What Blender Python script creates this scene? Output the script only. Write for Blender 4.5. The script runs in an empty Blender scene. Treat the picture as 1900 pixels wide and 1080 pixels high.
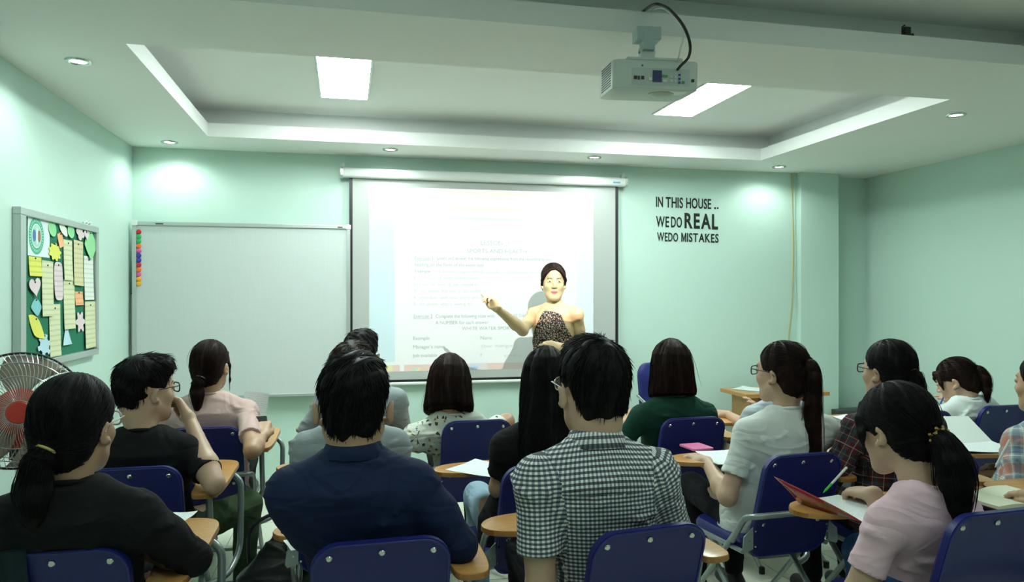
import bpy, bmesh, math, random
import numpy as np
from mathutils import Vector, Matrix
random.seed(7); np.random.seed(7)
SC = bpy.context.scene
COL = SC.collection

# ------------------------------------------------------------------ camera, world, exposure
F = 1370.0                      # focal length in pixels of a 1900 px wide frame
HZ = 545.0                      # row of the horizon
YAW = math.radians(12.6)        # camera turned right of the room axis
CH = 1.42                       # camera height
SA, CA = math.sin(YAW), math.cos(YAW)
cam_d = bpy.data.cameras.new('camera'); cam = bpy.data.objects.new('camera', cam_d); COL.objects.link(cam)
cam.location = (0, 0, CH); cam.rotation_euler = (math.pi/2, 0, -YAW)
cam_d.sensor_fit = 'HORIZONTAL'; cam_d.sensor_width = 36; cam_d.lens = 36*F/1900
cam_d.shift_y = (HZ-540)/1900; cam_d.clip_start = .02
SC.camera = cam
SC.view_settings.view_transform = 'Standard'; SC.view_settings.look = 'None'
SC.view_settings.gamma = 1; SC.view_settings.use_curve_mapping = False
SC.view_settings.exposure = 0.28
wd = bpy.data.worlds.new('world'); SC.world = wd; wd.use_nodes = True
wd.node_tree.nodes['Background'].inputs[0].default_value = (.6, .8, .7, 1)
wd.node_tree.nodes['Background'].inputs[1].default_value = 0.15
LCOL = (.87, 1.0, .95)          # fluorescent light with a green cast
PANEL_W = 37.0                  # emission strength of the ceiling panels
SPOT_W = 8.5                   # watts of each downlight
REAR_W = 9.0                   # emission strength of the panels over the camera
PROJ_W = 330.0                  # strength of the projector beam

H0 = CH + 1.025                 # soffit
H1 = CH + 1.24                  # upper ceiling inside the trays
YB = 5.60                       # back wall
XL, XR, YR = -1.46, 4.5, -2.2

# ------------------------------------------------------------------ pixel <-> world
def P(px, py, d):
    l = (px-950)/F*d
    return Vector((SA*d+CA*l, CA*d-SA*l, CH+(HZ-py)/F*d))
def Q(px, py, y):               # the point seen at a pixel that lies at world depth y
    return P(px, py, y/(CA-SA*(px-950)/F))
def QX(px, py, x):
    return P(px, py, x/(SA+CA*(px-950)/F))
def QZ(px, py, z):
    return P(px, py, (CH-z)*F/(py-HZ))

# ------------------------------------------------------------------ materials
MATS = {}
def nt(m): return m.node_tree.nodes, m.node_tree.links
def mat(name, col, rough=.5, metal=0, spec=.5, bump=0, bscale=200, var=0, vscale=8, sheen=0, emit=None, es=1, trans=0, coat=0, stretch=None):
    if name in MATS: return MATS[name]
    m = bpy.data.materials.new(name); m.use_nodes = True; N, L = nt(m)
    b = N['Principled BSDF']; b.inputs['Base Color'].default_value = (*col, 1)
    b.inputs['Roughness'].default_value = rough; b.inputs['Metallic'].default_value = metal
    b.inputs['Specular IOR Level'].default_value = spec
    if sheen: b.inputs['Sheen Weight'].default_value = sheen
    if coat: b.inputs['Coat Weight'].default_value = coat; b.inputs['Coat Roughness'].default_value = .15
    if trans: b.inputs['Transmission Weight'].default_value = trans
    if emit: b.inputs['Emission Color'].default_value = (*emit, 1); b.inputs['Emission Strength'].default_value = es
    if bump or var:
        tc = N.new('ShaderNodeTexCoord'); mp = N.new('ShaderNodeMapping'); L.new(tc.outputs['Object'], mp.inputs[0])
        if stretch: mp.inputs['Scale'].default_value = stretch
    if var:
        n = N.new('ShaderNodeTexNoise'); n.inputs['Scale'].default_value = vscale; n.inputs['Detail'].default_value = 4; L.new(mp.outputs[0], n.inputs[0])
        r = N.new('ShaderNodeMapRange'); r.inputs['To Min'].default_value = 1-var; r.inputs['To Max'].default_value = 1+var; L.new(n.outputs[0], r.inputs[0])
        h = N.new('ShaderNodeHueSaturation'); h.inputs['Color'].default_value = (*col, 1); L.new(r.outputs[0], h.inputs['Value']); L.new(h.outputs[0], b.inputs['Base Color'])
    if bump:
        n = N.new('ShaderNodeTexNoise'); n.inputs['Scale'].default_value = bscale; n.inputs['Detail'].default_value = 3; L.new(mp.outputs[0], n.inputs[0])
        bp = N.new('ShaderNodeBump'); bp.inputs['Strength'].default_value = bump; bp.inputs['Distance'].default_value = .002; L.new(n.outputs[0], bp.inputs['Height']); L.new(bp.outputs[0], b.inputs['Normal'])
    MATS[name] = m; return m

M_wall = mat('painted_wall', (.53, .71, .63), .42, bump=.25, bscale=260, var=.03, vscale=3)
M_ceil = mat('painted_ceiling', (.84, .86, .84), .7, bump=.15, bscale=120, var=.02, vscale=2)
M_floor = mat('floor_tile', (.58, .60, .50), .22, var=.05, vscale=5)
M_grout = mat('grout', (.30, .33, .28), .8)
M_alu = mat('aluminium', (.52, .58, .56), .38, metal=.6, var=.04, vscale=20)
M_white = mat('white_paint', (.72, .76, .74), .4)
M_black = mat('black_plastic', (.012, .013, .016), .4)
M_steel = mat('grey_steel_tube', (.30, .36, .35), .32, metal=.45, bump=.1, bscale=90)
M_chrome = mat('chrome', (.7, .74, .72), .18, metal=1)
M_vinyl = mat('blue_vinyl', (.008, .0125, .128), .40, bump=.35, bscale=420, var=.06, vscale=12)
M_vinyl_edge = mat('blue_vinyl_edge', (.013, .018, .15), .3)
def wood(name, c1, c2, rough=.3):
    m = mat(name, c1, rough); N, L = nt(m); b = N['Principled BSDF']
    tc = N.new('ShaderNodeTexCoord'); mp = N.new('ShaderNodeMapping'); mp.inputs['Scale'].default_value = (3, 22, 22); L.new(tc.outputs['Object'], mp.inputs[0])
    n = N.new('ShaderNodeTexNoise'); n.inputs['Scale'].default_value = 3; n.inputs['Detail'].default_value = 6; L.new(mp.outputs[0], n.inputs[0])
    r = N.new('ShaderNodeValToRGB'); r.color_ramp.elements[0].color = (*c1, 1); r.color_ramp.elements[1].color = (*c2, 1)
    r.color_ramp.elements[0].position = .3; r.color_ramp.elements[1].position = .75; L.new(n.outputs[0], r.inputs[0]); L.new(r.outputs[0], b.inputs['Base Color'])
    return m
M_wood = wood('tablet_wood', (.40, .20, .055), (.50, .27, .085))
M_wood_edge = wood('tablet_edge_wood', (.30, .13, .035), (.36, .17, .05))

# ------------------------------------------------------------------ mesh helpers
def link(o): COL.objects.link(o); return o
def parented(o, parent):
    if parent is not None:
        o.parent = parent
        o.location = o.location - parent.matrix_world.translation if False else o.location
    return o
def new_obj(name, me, parent=None, m=None, smooth=False):
    o = bpy.data.objects.new(name, me); link(o)
    if parent is not None: o.parent = parent
    if m is not None:
        for k in (m if isinstance(m, (list, tuple)) else [m]): me.materials.append(k)
    if smooth: me.shade_smooth()
    return o
def tag(o, label=None, cat=None, group=None, kind=None):
    if label: o['label'] = label
    if cat: o['category'] = cat
    if group: o['group'] = group
    if kind: o['kind'] = kind
    return o
def thing(name, label, cat, loc=(0, 0, 0), rz=0, group=None):
    o = bpy.data.objects.new(name, None); link(o); o.location = loc; o.rotation_euler = (0, 0, rz); o.empty_display_size = .1
    return tag(o, label, cat, group)
class MB:
    """collects simple shapes into one mesh"""
    def __init__(s): s.v = []; s.f = []; s.mi = []
    def add(s, vs, fs, mi=0):
        o = len(s.v); s.v += [tuple(v) for v in vs]; s.f += [tuple(i+o for i in f) for f in fs]; s.mi += [mi]*len(fs); return s
    def box(s, lo, hi, R=None, c=None, mi=0):
        x0, y0, z0 = lo; x1, y1, z1 = hi
        vs = [Vector(p) for p in ((x0,y0,z0),(x1,y0,z0),(x1,y1,z0),(x0,y1,z0),(x0,y0,z1),(x1,y0,z1),(x1,y1,z1),(x0,y1,z1))]
        if R is not None: vs = [R @ v for v in vs]
        if c is not None: vs = [v+Vector(c) for v in vs]
        return s.add(vs, [(0,3,2,1),(4,5,6,7),(0,1,5,4),(1,2,6,5),(2,3,7,6),(3,0,4,7)], mi)
    def quad(s, a, b, c, d, mi=0): return s.add([a, b, c, d], [(0,1,2,3)], mi)
    def tube(s, pts, r, n=8, closed=False, caps=True, mi=0):
        pts = [Vector(p) for p in pts]; m = len(pts); rs = r if isinstance(r, (list, tuple)) else [r]*m
        vs = []; up = None
        for i, p in enumerate(pts):
            if closed: t = (pts[(i+1) % m]-pts[i-1])
            else: t = pts[min(i+1, m-1)]-pts[max(i-1, 0)]
            t.normalize()
            if up is None: up = Vector((0,0,1)) if abs(t.z) < .9 else Vector((1,0,0))
            u = t.cross(up)
            if u.length < 1e-5: u = t.orthogonal()
            u.normalize(); w = u.cross(t).normalized(); up = w
            for k in range(n):
                a = 2*math.pi*k/n; vs.append(p+(u*math.cos(a)+w*math.sin(a))*rs[i])
        fs = []
        for i in range(m if closed else m-1):
            j = (i+1) % m
            for k in range(n): fs.append((i*n+k, j*n+k, j*n+(k+1) % n, i*n+(k+1) % n))
        if caps and not closed: fs += [tuple(range(n)), tuple(range((m-1)*n, m*n))[::-1]]
        return s.add(vs, fs, mi)
    def lathe(s, prof, n=24, axis=None, c=(0,0,0), mi=0):
        """prof: (radius, height) pairs about an axis"""
        R = Matrix.Identity(3) if axis is None else Vector(axis).to_track_quat('Z', 'Y').to_matrix()
        c = Vector(c); vs = []; fs = []
        for (r, z) in prof:
            for k in range(n):
                a = 2*math.pi*k/n; vs.append(R @ Vector((r*math.cos(a), r*math.sin(a), z))+c)
        for i in range(len(prof)-1):
            for k in range(n): fs.append((i*n+k, i*n+(k+1) % n, (i+1)*n+(k+1) % n, (i+1)*n+k))
        fs += [tuple(range(n))[::-1], tuple(range((len(prof)-1)*n, len(prof)*n))]
        return s.add(vs, fs, mi)
    def prism(s, poly, z0, z1, fn=None, mi=0):
        fn = fn or (lambda x, y, z: (x, y, z)); n = len(poly)
        vs = [fn(x, y, z0) for x, y in poly]+[fn(x, y, z1) for x, y in poly]
        return s.add(vs, [tuple(range(n))[::-1], tuple(range(n, 2*n))]+[(i, (i+1) % n, n+(i+1) % n, n+i) for i in range(n)], mi)
    def mesh(s, name='m'):
        me = bpy.data.meshes.new(name); me.from_pydata(s.v, [], s.f)
        if any(s.mi): me.polygons.foreach_set('material_index', s.mi)
        me.update(); return me
    def build(s, name, m, parent=None, smooth=False, bevel=0, bseg=2, rel=None):
        if rel is not None: r = Vector(rel); s.v = [tuple(Vector(v)-r) for v in s.v]
        me = s.mesh(name)
        bm = bmesh.new(); bm.from_mesh(me); bmesh.ops.recalc_face_normals(bm, faces=bm.faces)
        if bevel: bmesh.ops.bevel(bm, geom=[e for e in bm.edges if e.calc_face_angle(0) > .6], offset=bevel, segments=bseg, affect='EDGES', profile=.6)
        bm.to_mesh(me); bm.free()
        o = new_obj(name, me, parent, m)
        if smooth: me.shade_smooth(); me.set_sharp_from_angle(angle=math.radians(38))
        return o
def rrect(w, h, r, n=5, cx=0, cy=0):
    pts = []
    for sx, sy, a0 in ((1,1,0),(-1,1,90),(-1,-1,180),(1,-1,270)):
        for k in range(n+1):
            a = math.radians(a0+90*k/n); pts.append((cx+sx*(w/2-r)+r*math.cos(a), cy+sy*(h/2-r)+r*math.sin(a)))
    return pts
def catmull(pts, n=6, closed=False):
    pts = [Vector(p) for p in pts]; m = len(pts); out = []
    for i in range(m if closed else m-1):
        a = pts[(i-1) % m if closed else max(i-1, 0)]; b = pts[i]; c = pts[(i+1) % m]; d = pts[(i+2) % m if closed else min(i+2, m-1)]
        for k in range(n):
            t = k/n; out.append(.5*((2*b)+(c-a)*t+(2*a-5*b+4*c-d)*t*t+(3*b-a-3*c+d)*t**3))
    if not closed: out.append(pts[-1])
    return out
def fillet(pts, r, n=5):
    """polyline with rounded corners"""
    pts = [Vector(p) for p in pts]; out = [pts[0]]
    for i in range(1, len(pts)-1):
        a, b, c = pts[i-1], pts[i], pts[i+1]; u = (a-b); w = (c-b); q = min(r, u.length*.48, w.length*.48)
        p0 = b+u.normalized()*q; p1 = b+w.normalized()*q
        for k in range(n+1):
            t = k/n; out.append(p0*(1-t)**2+b*2*t*(1-t)+p1*t*t)
    out.append(pts[-1]); return out
def text_mesh(s, size=1, bold=0, depth=0):
    cu = bpy.data.curves.new('t', 'FONT'); cu.body = s; cu.size = size; cu.offset = bold; cu.extrude = depth; cu.resolution_u = 4
    o = bpy.data.objects.new('t', cu); link(o); bpy.context.view_layer.update()
    me = bpy.data.meshes.new_from_object(o.evaluated_get(bpy.context.evaluated_depsgraph_get()))
    bpy.data.objects.remove(o); bpy.data.curves.remove(cu); return me
# ------------------------------------------------------------------ the room
def struct(name, mb, m, **k): return tag(mb.build(name, m, **k), kind='structure')
# floor: a grout bed with tiles set on it one by one
fl = struct('floor', MB().box((XL, YR, -.05), (XR+.1, YB+.15, -.003)), M_grout)
tile_me = MB().box((.002, .002, -.004), (.398, .398, 0)).mesh('tile'); tile_me.materials.append(M_floor)
bmx = bmesh.new(); bmx.from_mesh(tile_me); bmesh.ops.recalc_face_normals(bmx, faces=bmx.faces); bmx.to_mesh(tile_me); bmx.free()
for i in range(15):
    for j in range(15):
        x = XL+.4*i; y = YB-.4*(j+1)
        o = bpy.data.objects.new('tile', tile_me); COL.objects.link(o); o.parent = fl; o.location = (x, y, 0)
struct('wall_left', MB().box((XL-.1, YR-.1, 0), (XL, YB+.1, H1+.05)), M_wall)
struct('wall_right', MB().box((XR, YR-.1, 0), (XR+.1, YB+.25, H1+.05)), M_wall)
struct('wall_rear', MB().box((XL-.1, YR-.1, 0), (XR+.1, YR, H1+.05)), M_wall)
struct('wall_front', MB().box((XL-.1, YB, 0), (4.10, YB+.1, H1+.05)), M_wall)
struct('wall_recess', MB().box((4.10, YB+.12, 0), (XR+.1, YB+.22, H1+.05)), M_wall)
struct('wall_pillar', MB().box((3.735, YB-.055, 0), (4.10, YB+.15, H0+.02)), M_wall, bevel=.004)
M_base = mat('skirting_tile', (.55, .66, .58), .25)
struct('baseboard_front', MB().box((XL, YB-.012, 0), (3.735, YB, .10)).box((3.735, YB-.067, 0), (4.112, YB-.055, .10)), M_base)
struct('baseboard_recess', MB().box((4.10, YB+.108, 0), (XR, YB+.12, .10)), M_base)
struct('baseboard_left', MB().box((XL, YR, 0), (XL+.012, YB, .10)), M_base)
struct('baseboard_right', MB().box((XR-.012, YR, 0), (XR, YB+.1, .10)), M_base)
# ceiling: lower soffit with two tray openings; each tray's cavity is set back behind the slab edge
TH = .088
OX0, OX1 = -.885, 3.105
T1 = (3.30, 5.12); T2 = (-1.2, 2.73)
sb = .165
ce = MB()
for (x0, x1, y0, y1) in ((XL, OX0, YR, YB+.2), (OX1, XR, YR, YB+.2), (OX0, OX1, T1[1], YB+.2), (OX0, OX1, T2[1], T1[0]), (OX0, OX1, YR, T2[0])):
    ce.box((x0, y0, H0), (x1, y1, H0+TH))
struct('ceiling', ce, M_ceil)
cu = MB().box((XL-.1, YR-.1, H1), (XR+.2, YB+.3, H1+.06))
for (y0, y1) in (T1, T2):       # cavity faces
    cu.box((OX0-sb-.03, y0-sb, H0+TH), (OX0-sb, y1+sb, H1)); cu.box((OX1+sb, y0-sb, H0+TH), (OX1+sb+.03, y1+sb, H1))
    cu.box((OX0-sb, y1+sb, H0+TH), (OX1+sb, y1+sb+.03, H1)); cu.box((OX0-sb, y0-sb-.03, H0+TH), (OX1+sb, y0-sb, H1))
struct('ceiling_upper', cu, M_ceil)
# ceiling panels
M_panel = mat('panel_diffuser', (.9, .92, .9), .5, emit=LCOL, es=PANEL_W)
M_panel2 = mat('panel_diffuser_rear', (.9, .92, .9), .5, emit=LCOL, es=REAR_W)
def panel(x0, x1, y0, y1, label, m, group=None):
    t = thing('ceiling_panel_light', label, 'ceiling light', ((x0+x1)/2, (y0+y1)/2, H1-.005))
    w, l = (x1-x0)/2, (y1-y0)/2
    b = MB()
    for q in (((-w-.012, -l-.012, -.004), (-w, l+.012, .02)), ((w, -l-.012, -.004), (w+.012, l+.012, .02)), ((-w, -l-.012, -.004), (w, -l, .02)), ((-w, l, -.004), (w, l+.012, .02))): b.box(*q)
    b.build('frame', M_alu, t)
    MB().box((-w, -l, 0), (w, l, .012)).build('diffuser', m, t)
panel(-.155, .125, 3.56, 4.78, 'long rectangular lit panel light in the ceiling tray, the left one over the whiteboard side', M_panel)
panel(2.06, 2.34, 3.56, 4.74, 'long rectangular lit panel light in the ceiling tray, right behind the projector', M_panel)
panel(-.155, .125, .4, 1.6, 'lit panel light over the back row, left of the camera', M_panel2)
panel(2.06, 2.34, .4, 1.6, 'lit panel light over the back row, right of the camera', M_panel2)
panel(1.0, 1.28, -1.0, .2, 'lit panel light above the rear of the room', M_panel2)
# downlights
M_bulb = mat('lamp_lens', (1, 1, 1), .4, emit=(.92, 1.0, .96), es=28)
def downlight(x, y, label):
    t = thing('downlight', label, 'downlight', (x, y, H0))
    MB().lathe([(.036, .0), (.040, -.008), (.052, -.007), (.055, -.001), (.055, .002), (.036, .004)], 28).build('trim_ring', M_chrome, t, smooth=True)
    MB().lathe([(.001, -.006), (.02, -.005), (.036, -.001), (.036, .003), (.001, .003)], 24).build('lamp_lens', M_bulb, t, smooth=True)
    ld = bpy.data.lights.new('downlight_lamp', 'SPOT'); ld.energy = SPOT_W; ld.color = (.88, 1, .93); ld.spot_size = math.radians(158); ld.spot_blend = .6; ld.shadow_soft_size = .03
    lo = bpy.data.objects.new('downlight_lamp', ld); link(lo); lo.parent = t; lo.location = (0, 0, -.02)
downlight(-1.17, 5.37, 'small round lit downlight near the back wall above the whiteboard')
downlight(.30, 5.30, 'small round lit downlight above the left end of the projection screen')
downlight(1.81, 5.27, 'small round lit downlight above the right end of the projection screen')
downlight(3.40, 5.34, 'small round lit downlight near the pillar, right of the wall lettering')
downlight(-1.155, 3.59, 'round lit downlight at the top left, beside the left wall')
downlight(3.40, 3.57, 'round lit downlight at the right side of the ceiling tray')
downlight(-1.16, 1.8, 'round lit downlight on the left, outside the picture')
downlight(3.40, 1.8, 'round lit downlight on the right, outside the picture')

# ------------------------------------------------------------------ projection screen on the back wall
def wx(px, y=YB): return Q(px, HZ, y).x
def wz(px, py, y=YB): return Q(px, py, y).z
SY = YB-.045
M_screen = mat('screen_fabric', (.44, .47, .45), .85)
t = thing('projection_screen', 'wide pull-down projection screen with black side borders, lit by the projector', 'projection screen', (wx(898), SY, wz(898, 712, SY)))
r = t.location.copy()
x0, x1 = wx(648, SY), wx(1147, SY); zt = wz(898, 338, SY); zb = wz(898, 706, SY)
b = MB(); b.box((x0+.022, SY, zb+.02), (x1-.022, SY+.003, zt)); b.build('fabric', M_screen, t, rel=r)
for xa, xb in ((x0, x0+.024), (x1-.024, x1)):
    MB().box((xa, SY-.001, zb+.02), (xb, SY+.004, zt)).build('side_border', M_black, t, rel=r)
MB().box((x0, SY-.001, zb+.002), (x1, SY+.004, zb+.022)).build('bottom_border', M_black, t, rel=r)
MB().tube([(x0-.01, SY, zb-.008), (x1+.01, SY, zb-.008)], .012, 12).build('bottom_bar', M_white, t, smooth=True, rel=r)
hz = wz(898, 330, SY)
MB().prism(rrect(.075, .07, .02), x0-.045, x1+.045, lambda x, y, z: (z, SY-.01+x, hz+y)).build('roller_housing', M_white, t, smooth=True, rel=r)
for sx, xx in ((-1, x0-.045), (1, x1+.045)):
    MB().prism(rrect(.085, .08, .022), 0, .018, lambda x, y, z: (xx+sx*z, SY-.01+x, hz+y)).build('end_cap', M_alu, t, smooth=True, rel=r)
    MB().box((xx-.015, SY-.005, hz+.03), (xx+.015, SY+.045, hz+.065)).tube([(xx, SY-.012, hz+.045), (xx, SY-.012, hz+.075)], .008, 8).build('bracket', M_white, t, rel=r)
MB().box((x1-.06, SY-.049, hz-.014), (x1-.0, SY-.0475, hz-.002)).build('badge', mat('badge_blue', (.18, .42, .62), .4), t, rel=r)

# ------------------------------------------------------------------ whiteboard in front of the screen's left edge
WY = 5.50
wl, wr = wx(245, WY), wx(650, WY); wtop = (wz(245, 408, WY)+wz(650, 420, WY))/2; wbot = (wz(245, 741, WY)+wz(650, 735, WY))/2
t = thing('whiteboard', 'large white board in an aluminium frame with coloured magnets down its left side', 'whiteboard', ((wl+wr)/2, WY, wbot)); r = t.location.copy()
M_wb = mat('whiteboard_face', (.55, .61, .60), .28)
N, L = nt(M_wb); tc = N.new('ShaderNodeTexCoord'); mp = N.new('ShaderNodeMapping'); L.new(tc.outputs['Object'], mp.inputs[0])
mixes = None
for sc_ in ((1.2, 1, 60), (60, 1, 1.2)):
    mp2 = N.new('ShaderNodeMapping'); mp2.inputs['Scale'].default_value = sc_; L.new(tc.outputs['Object'], mp2.inputs[0])
    n = N.new('ShaderNodeTexNoise'); n.inputs['Scale'].default_value = 4; n.inputs['Detail'].default_value = 2; L.new(mp2.outputs[0], n.inputs[0])
    rr = N.new('ShaderNodeMapRange'); rr.inputs['From Min'].default_value = .35; rr.inputs['From Max'].default_value = .7; rr.inputs['To Min'].default_value = 1.01; rr.inputs['To Max'].default_value = .975; L.new(n.outputs[0], rr.inputs[0])
    if mixes is None: mixes = rr
    else:
        mu = N.new('ShaderNodeMath'); mu.operation = 'MULTIPLY'; L.new(mixes.outputs[0], mu.inputs[0]); L.new(rr.outputs[0], mu.inputs[1]); mixes = mu
hs = N.new('ShaderNodeHueSaturation'); hs.inputs['Color'].default_value = (.55, .61, .60, 1); L.new(mixes.outputs[0], hs.inputs['Value']); L.new(hs.outputs[0], N['Principled BSDF'].inputs['Base Color'])
MB().box((wl+.02, WY+.004, wbot+.02), (wr-.02, WY+.012, wtop-.02)).build('board', M_wb, t, rel=r)
fr = .028
MB().box((wl, WY-.008, wbot), (wl+fr, WY+.018, wtop)).build('frame_side', M_alu, t, bevel=.004, rel=r)
MB().box((wr-fr, WY-.008, wbot), (wr, WY+.018, wtop)).build('frame_side', M_alu, t, bevel=.004, rel=r)
MB().box((wl+fr, WY-.008, wtop-fr), (wr-fr, WY+.018, wtop)).build('frame_top', M_alu, t, bevel=.004, rel=r)
MB().box((wl+fr, WY-.008, wbot), (wr-fr, WY+.018, wbot+.02)).build('frame_bottom', M_alu, t, bevel=.004, rel=r)
for xx in (wl, wr-.03): MB().box((xx-.004, WY-.012, wtop-.03), (xx+.034, WY+.02, wtop+.004)).build('corner_cap', M_white, t, bevel=.004, rel=r)
for xx in (wl+.09, wr-.12): MB().box((xx, WY+.02, wbot-.02), (xx+.03, YB, wbot+.05)).build('wall_bracket', M_white, t, rel=r)
for xx, w_ in ((wl+.15, .05), (wr-.09, .035)): MB().box((xx, WY-.0095, wtop-.02), (xx+w_, WY-.008, wtop-.013)).build('frame_mark', M_black, t, rel=r)
mags = [('red', (.55, .02, .04)), ('green', (.03, .42, .12)), ('green', (.03, .42, .14)), ('orange', (.85, .18, .03)), ('pink', (.70, .10, .35)), ('blue', (.04, .04, .35)), ('blue', (.03, .05, .33)), ('red', (.50, .02, .05)), ('orange', (.85, .2, .03)), ('pink', (.68, .12, .38)), ('yellow', (.85, .42, .02)), ('yellow', (.88, .45, .02))]
ords = ['topmost on the whiteboard', 'just below the topmost red one', 'lower of the pair near the top', 'upper one, below the green pair', 'upper one, above the blue pair', 'upper of the blue pair', 'lower of the blue pair', 'lower one, below the blue pair', 'lower one, below the lower red one', 'lower one, above the yellow pair', 'upper of the yellow pair', 'bottommost on the whiteboard']
for i, (nm, c) in enumerate(mags):
    p = Q(257, 430+i*8.78, WY-.006); rr_ = .0165
    o = MB().lathe([(rr_, 0), (rr_, .006), (rr_*.85, .011), (rr_*.5, .013), (.001, .0135)], 16, axis=(0, -1, 0)).build('magnet', mat('magnet_'+nm, c, .3), None, smooth=True)
    o.location = (p.x, WY+.004, p.z); tag(o, 'round %s magnet, %s' % (nm, ords[i]), 'magnet', 'column of magnets on the whiteboard')
# a second board edge behind, leaning in the corner
xx = wx(237, 5.58)
o = MB().box((xx, 5.56, wz(237, 745, 5.56)), (xx+.16, 5.585, wz(237, 546, 5.56))).build('spare_board', M_white, None); tag(o, 'narrow white board edge sticking out behind the left side of the whiteboard', 'board')
o = MB().box((xx-.004, 5.556, wz(237, 546, 5.56)), (xx+.16, 5.588, wz(237, 546, 5.56)+.008)).build('top_cap', M_black, bpy.data.objects['spare_board'])

# ------------------------------------------------------------------ lettering on the wall
t = thing('wall_lettering', 'black capital letter stickers on the green wall right of the screen', 'lettering', (wx(1275), YB-.001, wz(1275, 410))); r = t.location.copy()
M_let = mat('black_vinyl_letter', (.006, .012, .010), .45)
CH_CACHE = {}
def letter(ch, bold):
    k = (ch, bold)
    if ch == 'M' and k not in CH_CACHE:
        h_ = letter('H', bold); b0, t0 = float(h_[2][1]), float(h_[3][1]); w_ = .62; st = .10+bold*2
        o_ = [(0, b0), (st, b0), (st, t0-.24), (w_/2-.04, b0+.02), (w_/2+.04, b0+.02), (w_-st, t0-.24), (w_-st, b0), (w_, b0), (w_, t0), (w_-st*.95, t0), (w_/2, b0+.26), (st*.95, t0), (0, t0)]
        v_ = [(x_, y_, 0.0) for x_, y_ in o_]; CH_CACHE[k] = (v_, [(0, 1, 2, 11, 12), (2, 3, 10, 11), (3, 4, 10), (4, 5, 9, 10), (5, 6, 7, 8, 9)], np.array([0, b0, 0]), np.array([w_, t0, 0]))
    if k not in CH_CACHE:
        me = text_mesh(ch, 1, bold); a = np.empty(len(me.vertices)*3, 'f'); me.vertices.foreach_get('co', a); a = a.reshape(-1, 3)
        CH_CACHE[k] = ([tuple(v) for v in a], [tuple(p.vertices) for p in me.polygons], a.min(0), a.max(0))
    return CH_CACHE[k]
def wall_word(s, px0, px1, pt0, pb0, pt1, pb1, bold=.018):
    """letters from px0 to px1; tops and bottoms given at both ends"""
    adv = []; x = 0
    for ch in s:
        if ch == ' ': x += .28; adv.append(None); continue
        v, f, lo, hi = letter(ch, bold); adv.append(x); x += (hi[0]-lo[0])+.10
    W = x-.10; X0, X1 = wx(px0), wx(px1)
    Zt0, Zb0, Zt1, Zb1 = wz(px0, pt0), wz(px0, pb0), wz(px1, pt1), wz(px1, pb1)
    capH = letter('H', bold)[3][1]-letter('H', bold)[2][1]; base = letter('H', bold)[2][1]
    for ch, a in zip(s, adv):
        if a is None: continue
        v, f, lo, hi = letter(ch, bold); vs = []
        for dz in (0, -.003):
            for q in v:
                u = (a+q[0]-lo[0])/W; w = (q[1]-base)/capH
                vs.append((X0+(X1-X0)*u-r.x, dz, (Zb0*(1-u)+Zb1*u)+w*((Zt0-Zb0)*(1-u)+(Zt1-Zb1)*u)-r.z))
        n = len(v); fs = [tuple(i+n for i in g) for g in f]+[tuple(reversed(g)) for g in f]
        cnt = {}
        for g in f:
            for i in range(len(g)): cnt[(g[i], g[(i+1) % len(g)])] = 1
        for (i, j) in list(cnt):
            if (j, i) not in cnt: fs.append((i, j, j+n, i+n))
        m_ = MB(); m_.add(vs, fs); m_.build('letter', M_let, t)
wall_word('IN', 1217, 1230, 365, 384, 365.5, 384.5)
wall_word('THIS', 1235, 1267, 365.5, 385, 367, 386.5)
wall_word('HOUSE', 1273, 1319, 367, 386.5, 369.5, 388)
wall_word('..', 1325, 1333, 370, 388, 370, 388)
wall_word('WE', 1217, 1241, 401, 421, 402, 422)
wall_word('DO', 1245, 1265, 402, 422, 403, 422.5)
wall_word('REAL', 1270, 1332, 395, 423.5, 398, 426, .028)
wall_word('WEDO', 1219, 1258, 431, 447.5, 432.5, 448.5)
wall_word('MISTAKES', 1264, 1333, 432, 448.5, 434.5, 450.5)

# yellow and white cables down the wall before the pillar
def cable(name, pts, rad, m, label):
    o = MB().tube(catmull(pts, 6), rad, 6).build(name, m, None, smooth=True, rel=pts[0]); o.location = pts[0]; tag(o, label, 'cable'); return o
yw = YB-.008
cable('yellow_cable', [Q(a, b_, yw) for a, b_ in ((1469, 321), (1470, 380), (1472, 450), (1471, 520), (1469, 570), (1465, 610), (1461, 660), (1459, 720))], .0035, mat('yellow_cable', (.50, .42, .12), .5), 'thin yellow cable hanging down the wall left of the pillar')
cable('white_cable', [Q(a, b_, yw) for a, b_ in ((1474, 321), (1475, 400), (1476, 480), (1476, 520), (1480, 590), (1483, 680))], .004, mat('white_cable', (.45, .62, .52), .5), 'thin pale cable hanging beside the yellow one, nearer the pillar')

# ------------------------------------------------------------------ bulletin board on the left wall
BX = XL+.03
def LB(px, py, x=BX): return QX(px, py, x)
c00 = LB(36, 385); c10 = LB(182, 420); c11 = LB(182, 657); y0b, y1b = c00.y, c10.y
ztb = (c00.z+c10.z)/2; zbb = c11.z
t = thing('bulletin_board', 'green notice board in an aluminium frame on the left wall, covered with paper notes', 'notice board', (XL, (y0b+y1b)/2, zbb)); r = t.location.copy()
MB().box((XL+.004, y0b+.01, zbb+.01), (BX-.012, y1b-.01, ztb-.01)).build('felt', mat('green_felt', (.012, .17, .09), .9, bump=.5, bscale=500), t, rel=r)
for nm, lo, hi in (('frame_top', (XL, y0b, ztb-.035), (BX+.006, y1b, ztb)), ('frame_bottom', (XL, y0b, zbb), (BX+.006, y1b, zbb+.035)), ('frame_side', (XL, y0b, zbb+.035), (BX+.006, y0b+.06, ztb-.035)), ('frame_side', (XL, y1b-.04, zbb+.035), (BX+.006, y1b, ztb-.035))):
    MB().box(lo, hi).build(nm, M_alu, t, bevel=.004, rel=r)
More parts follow.
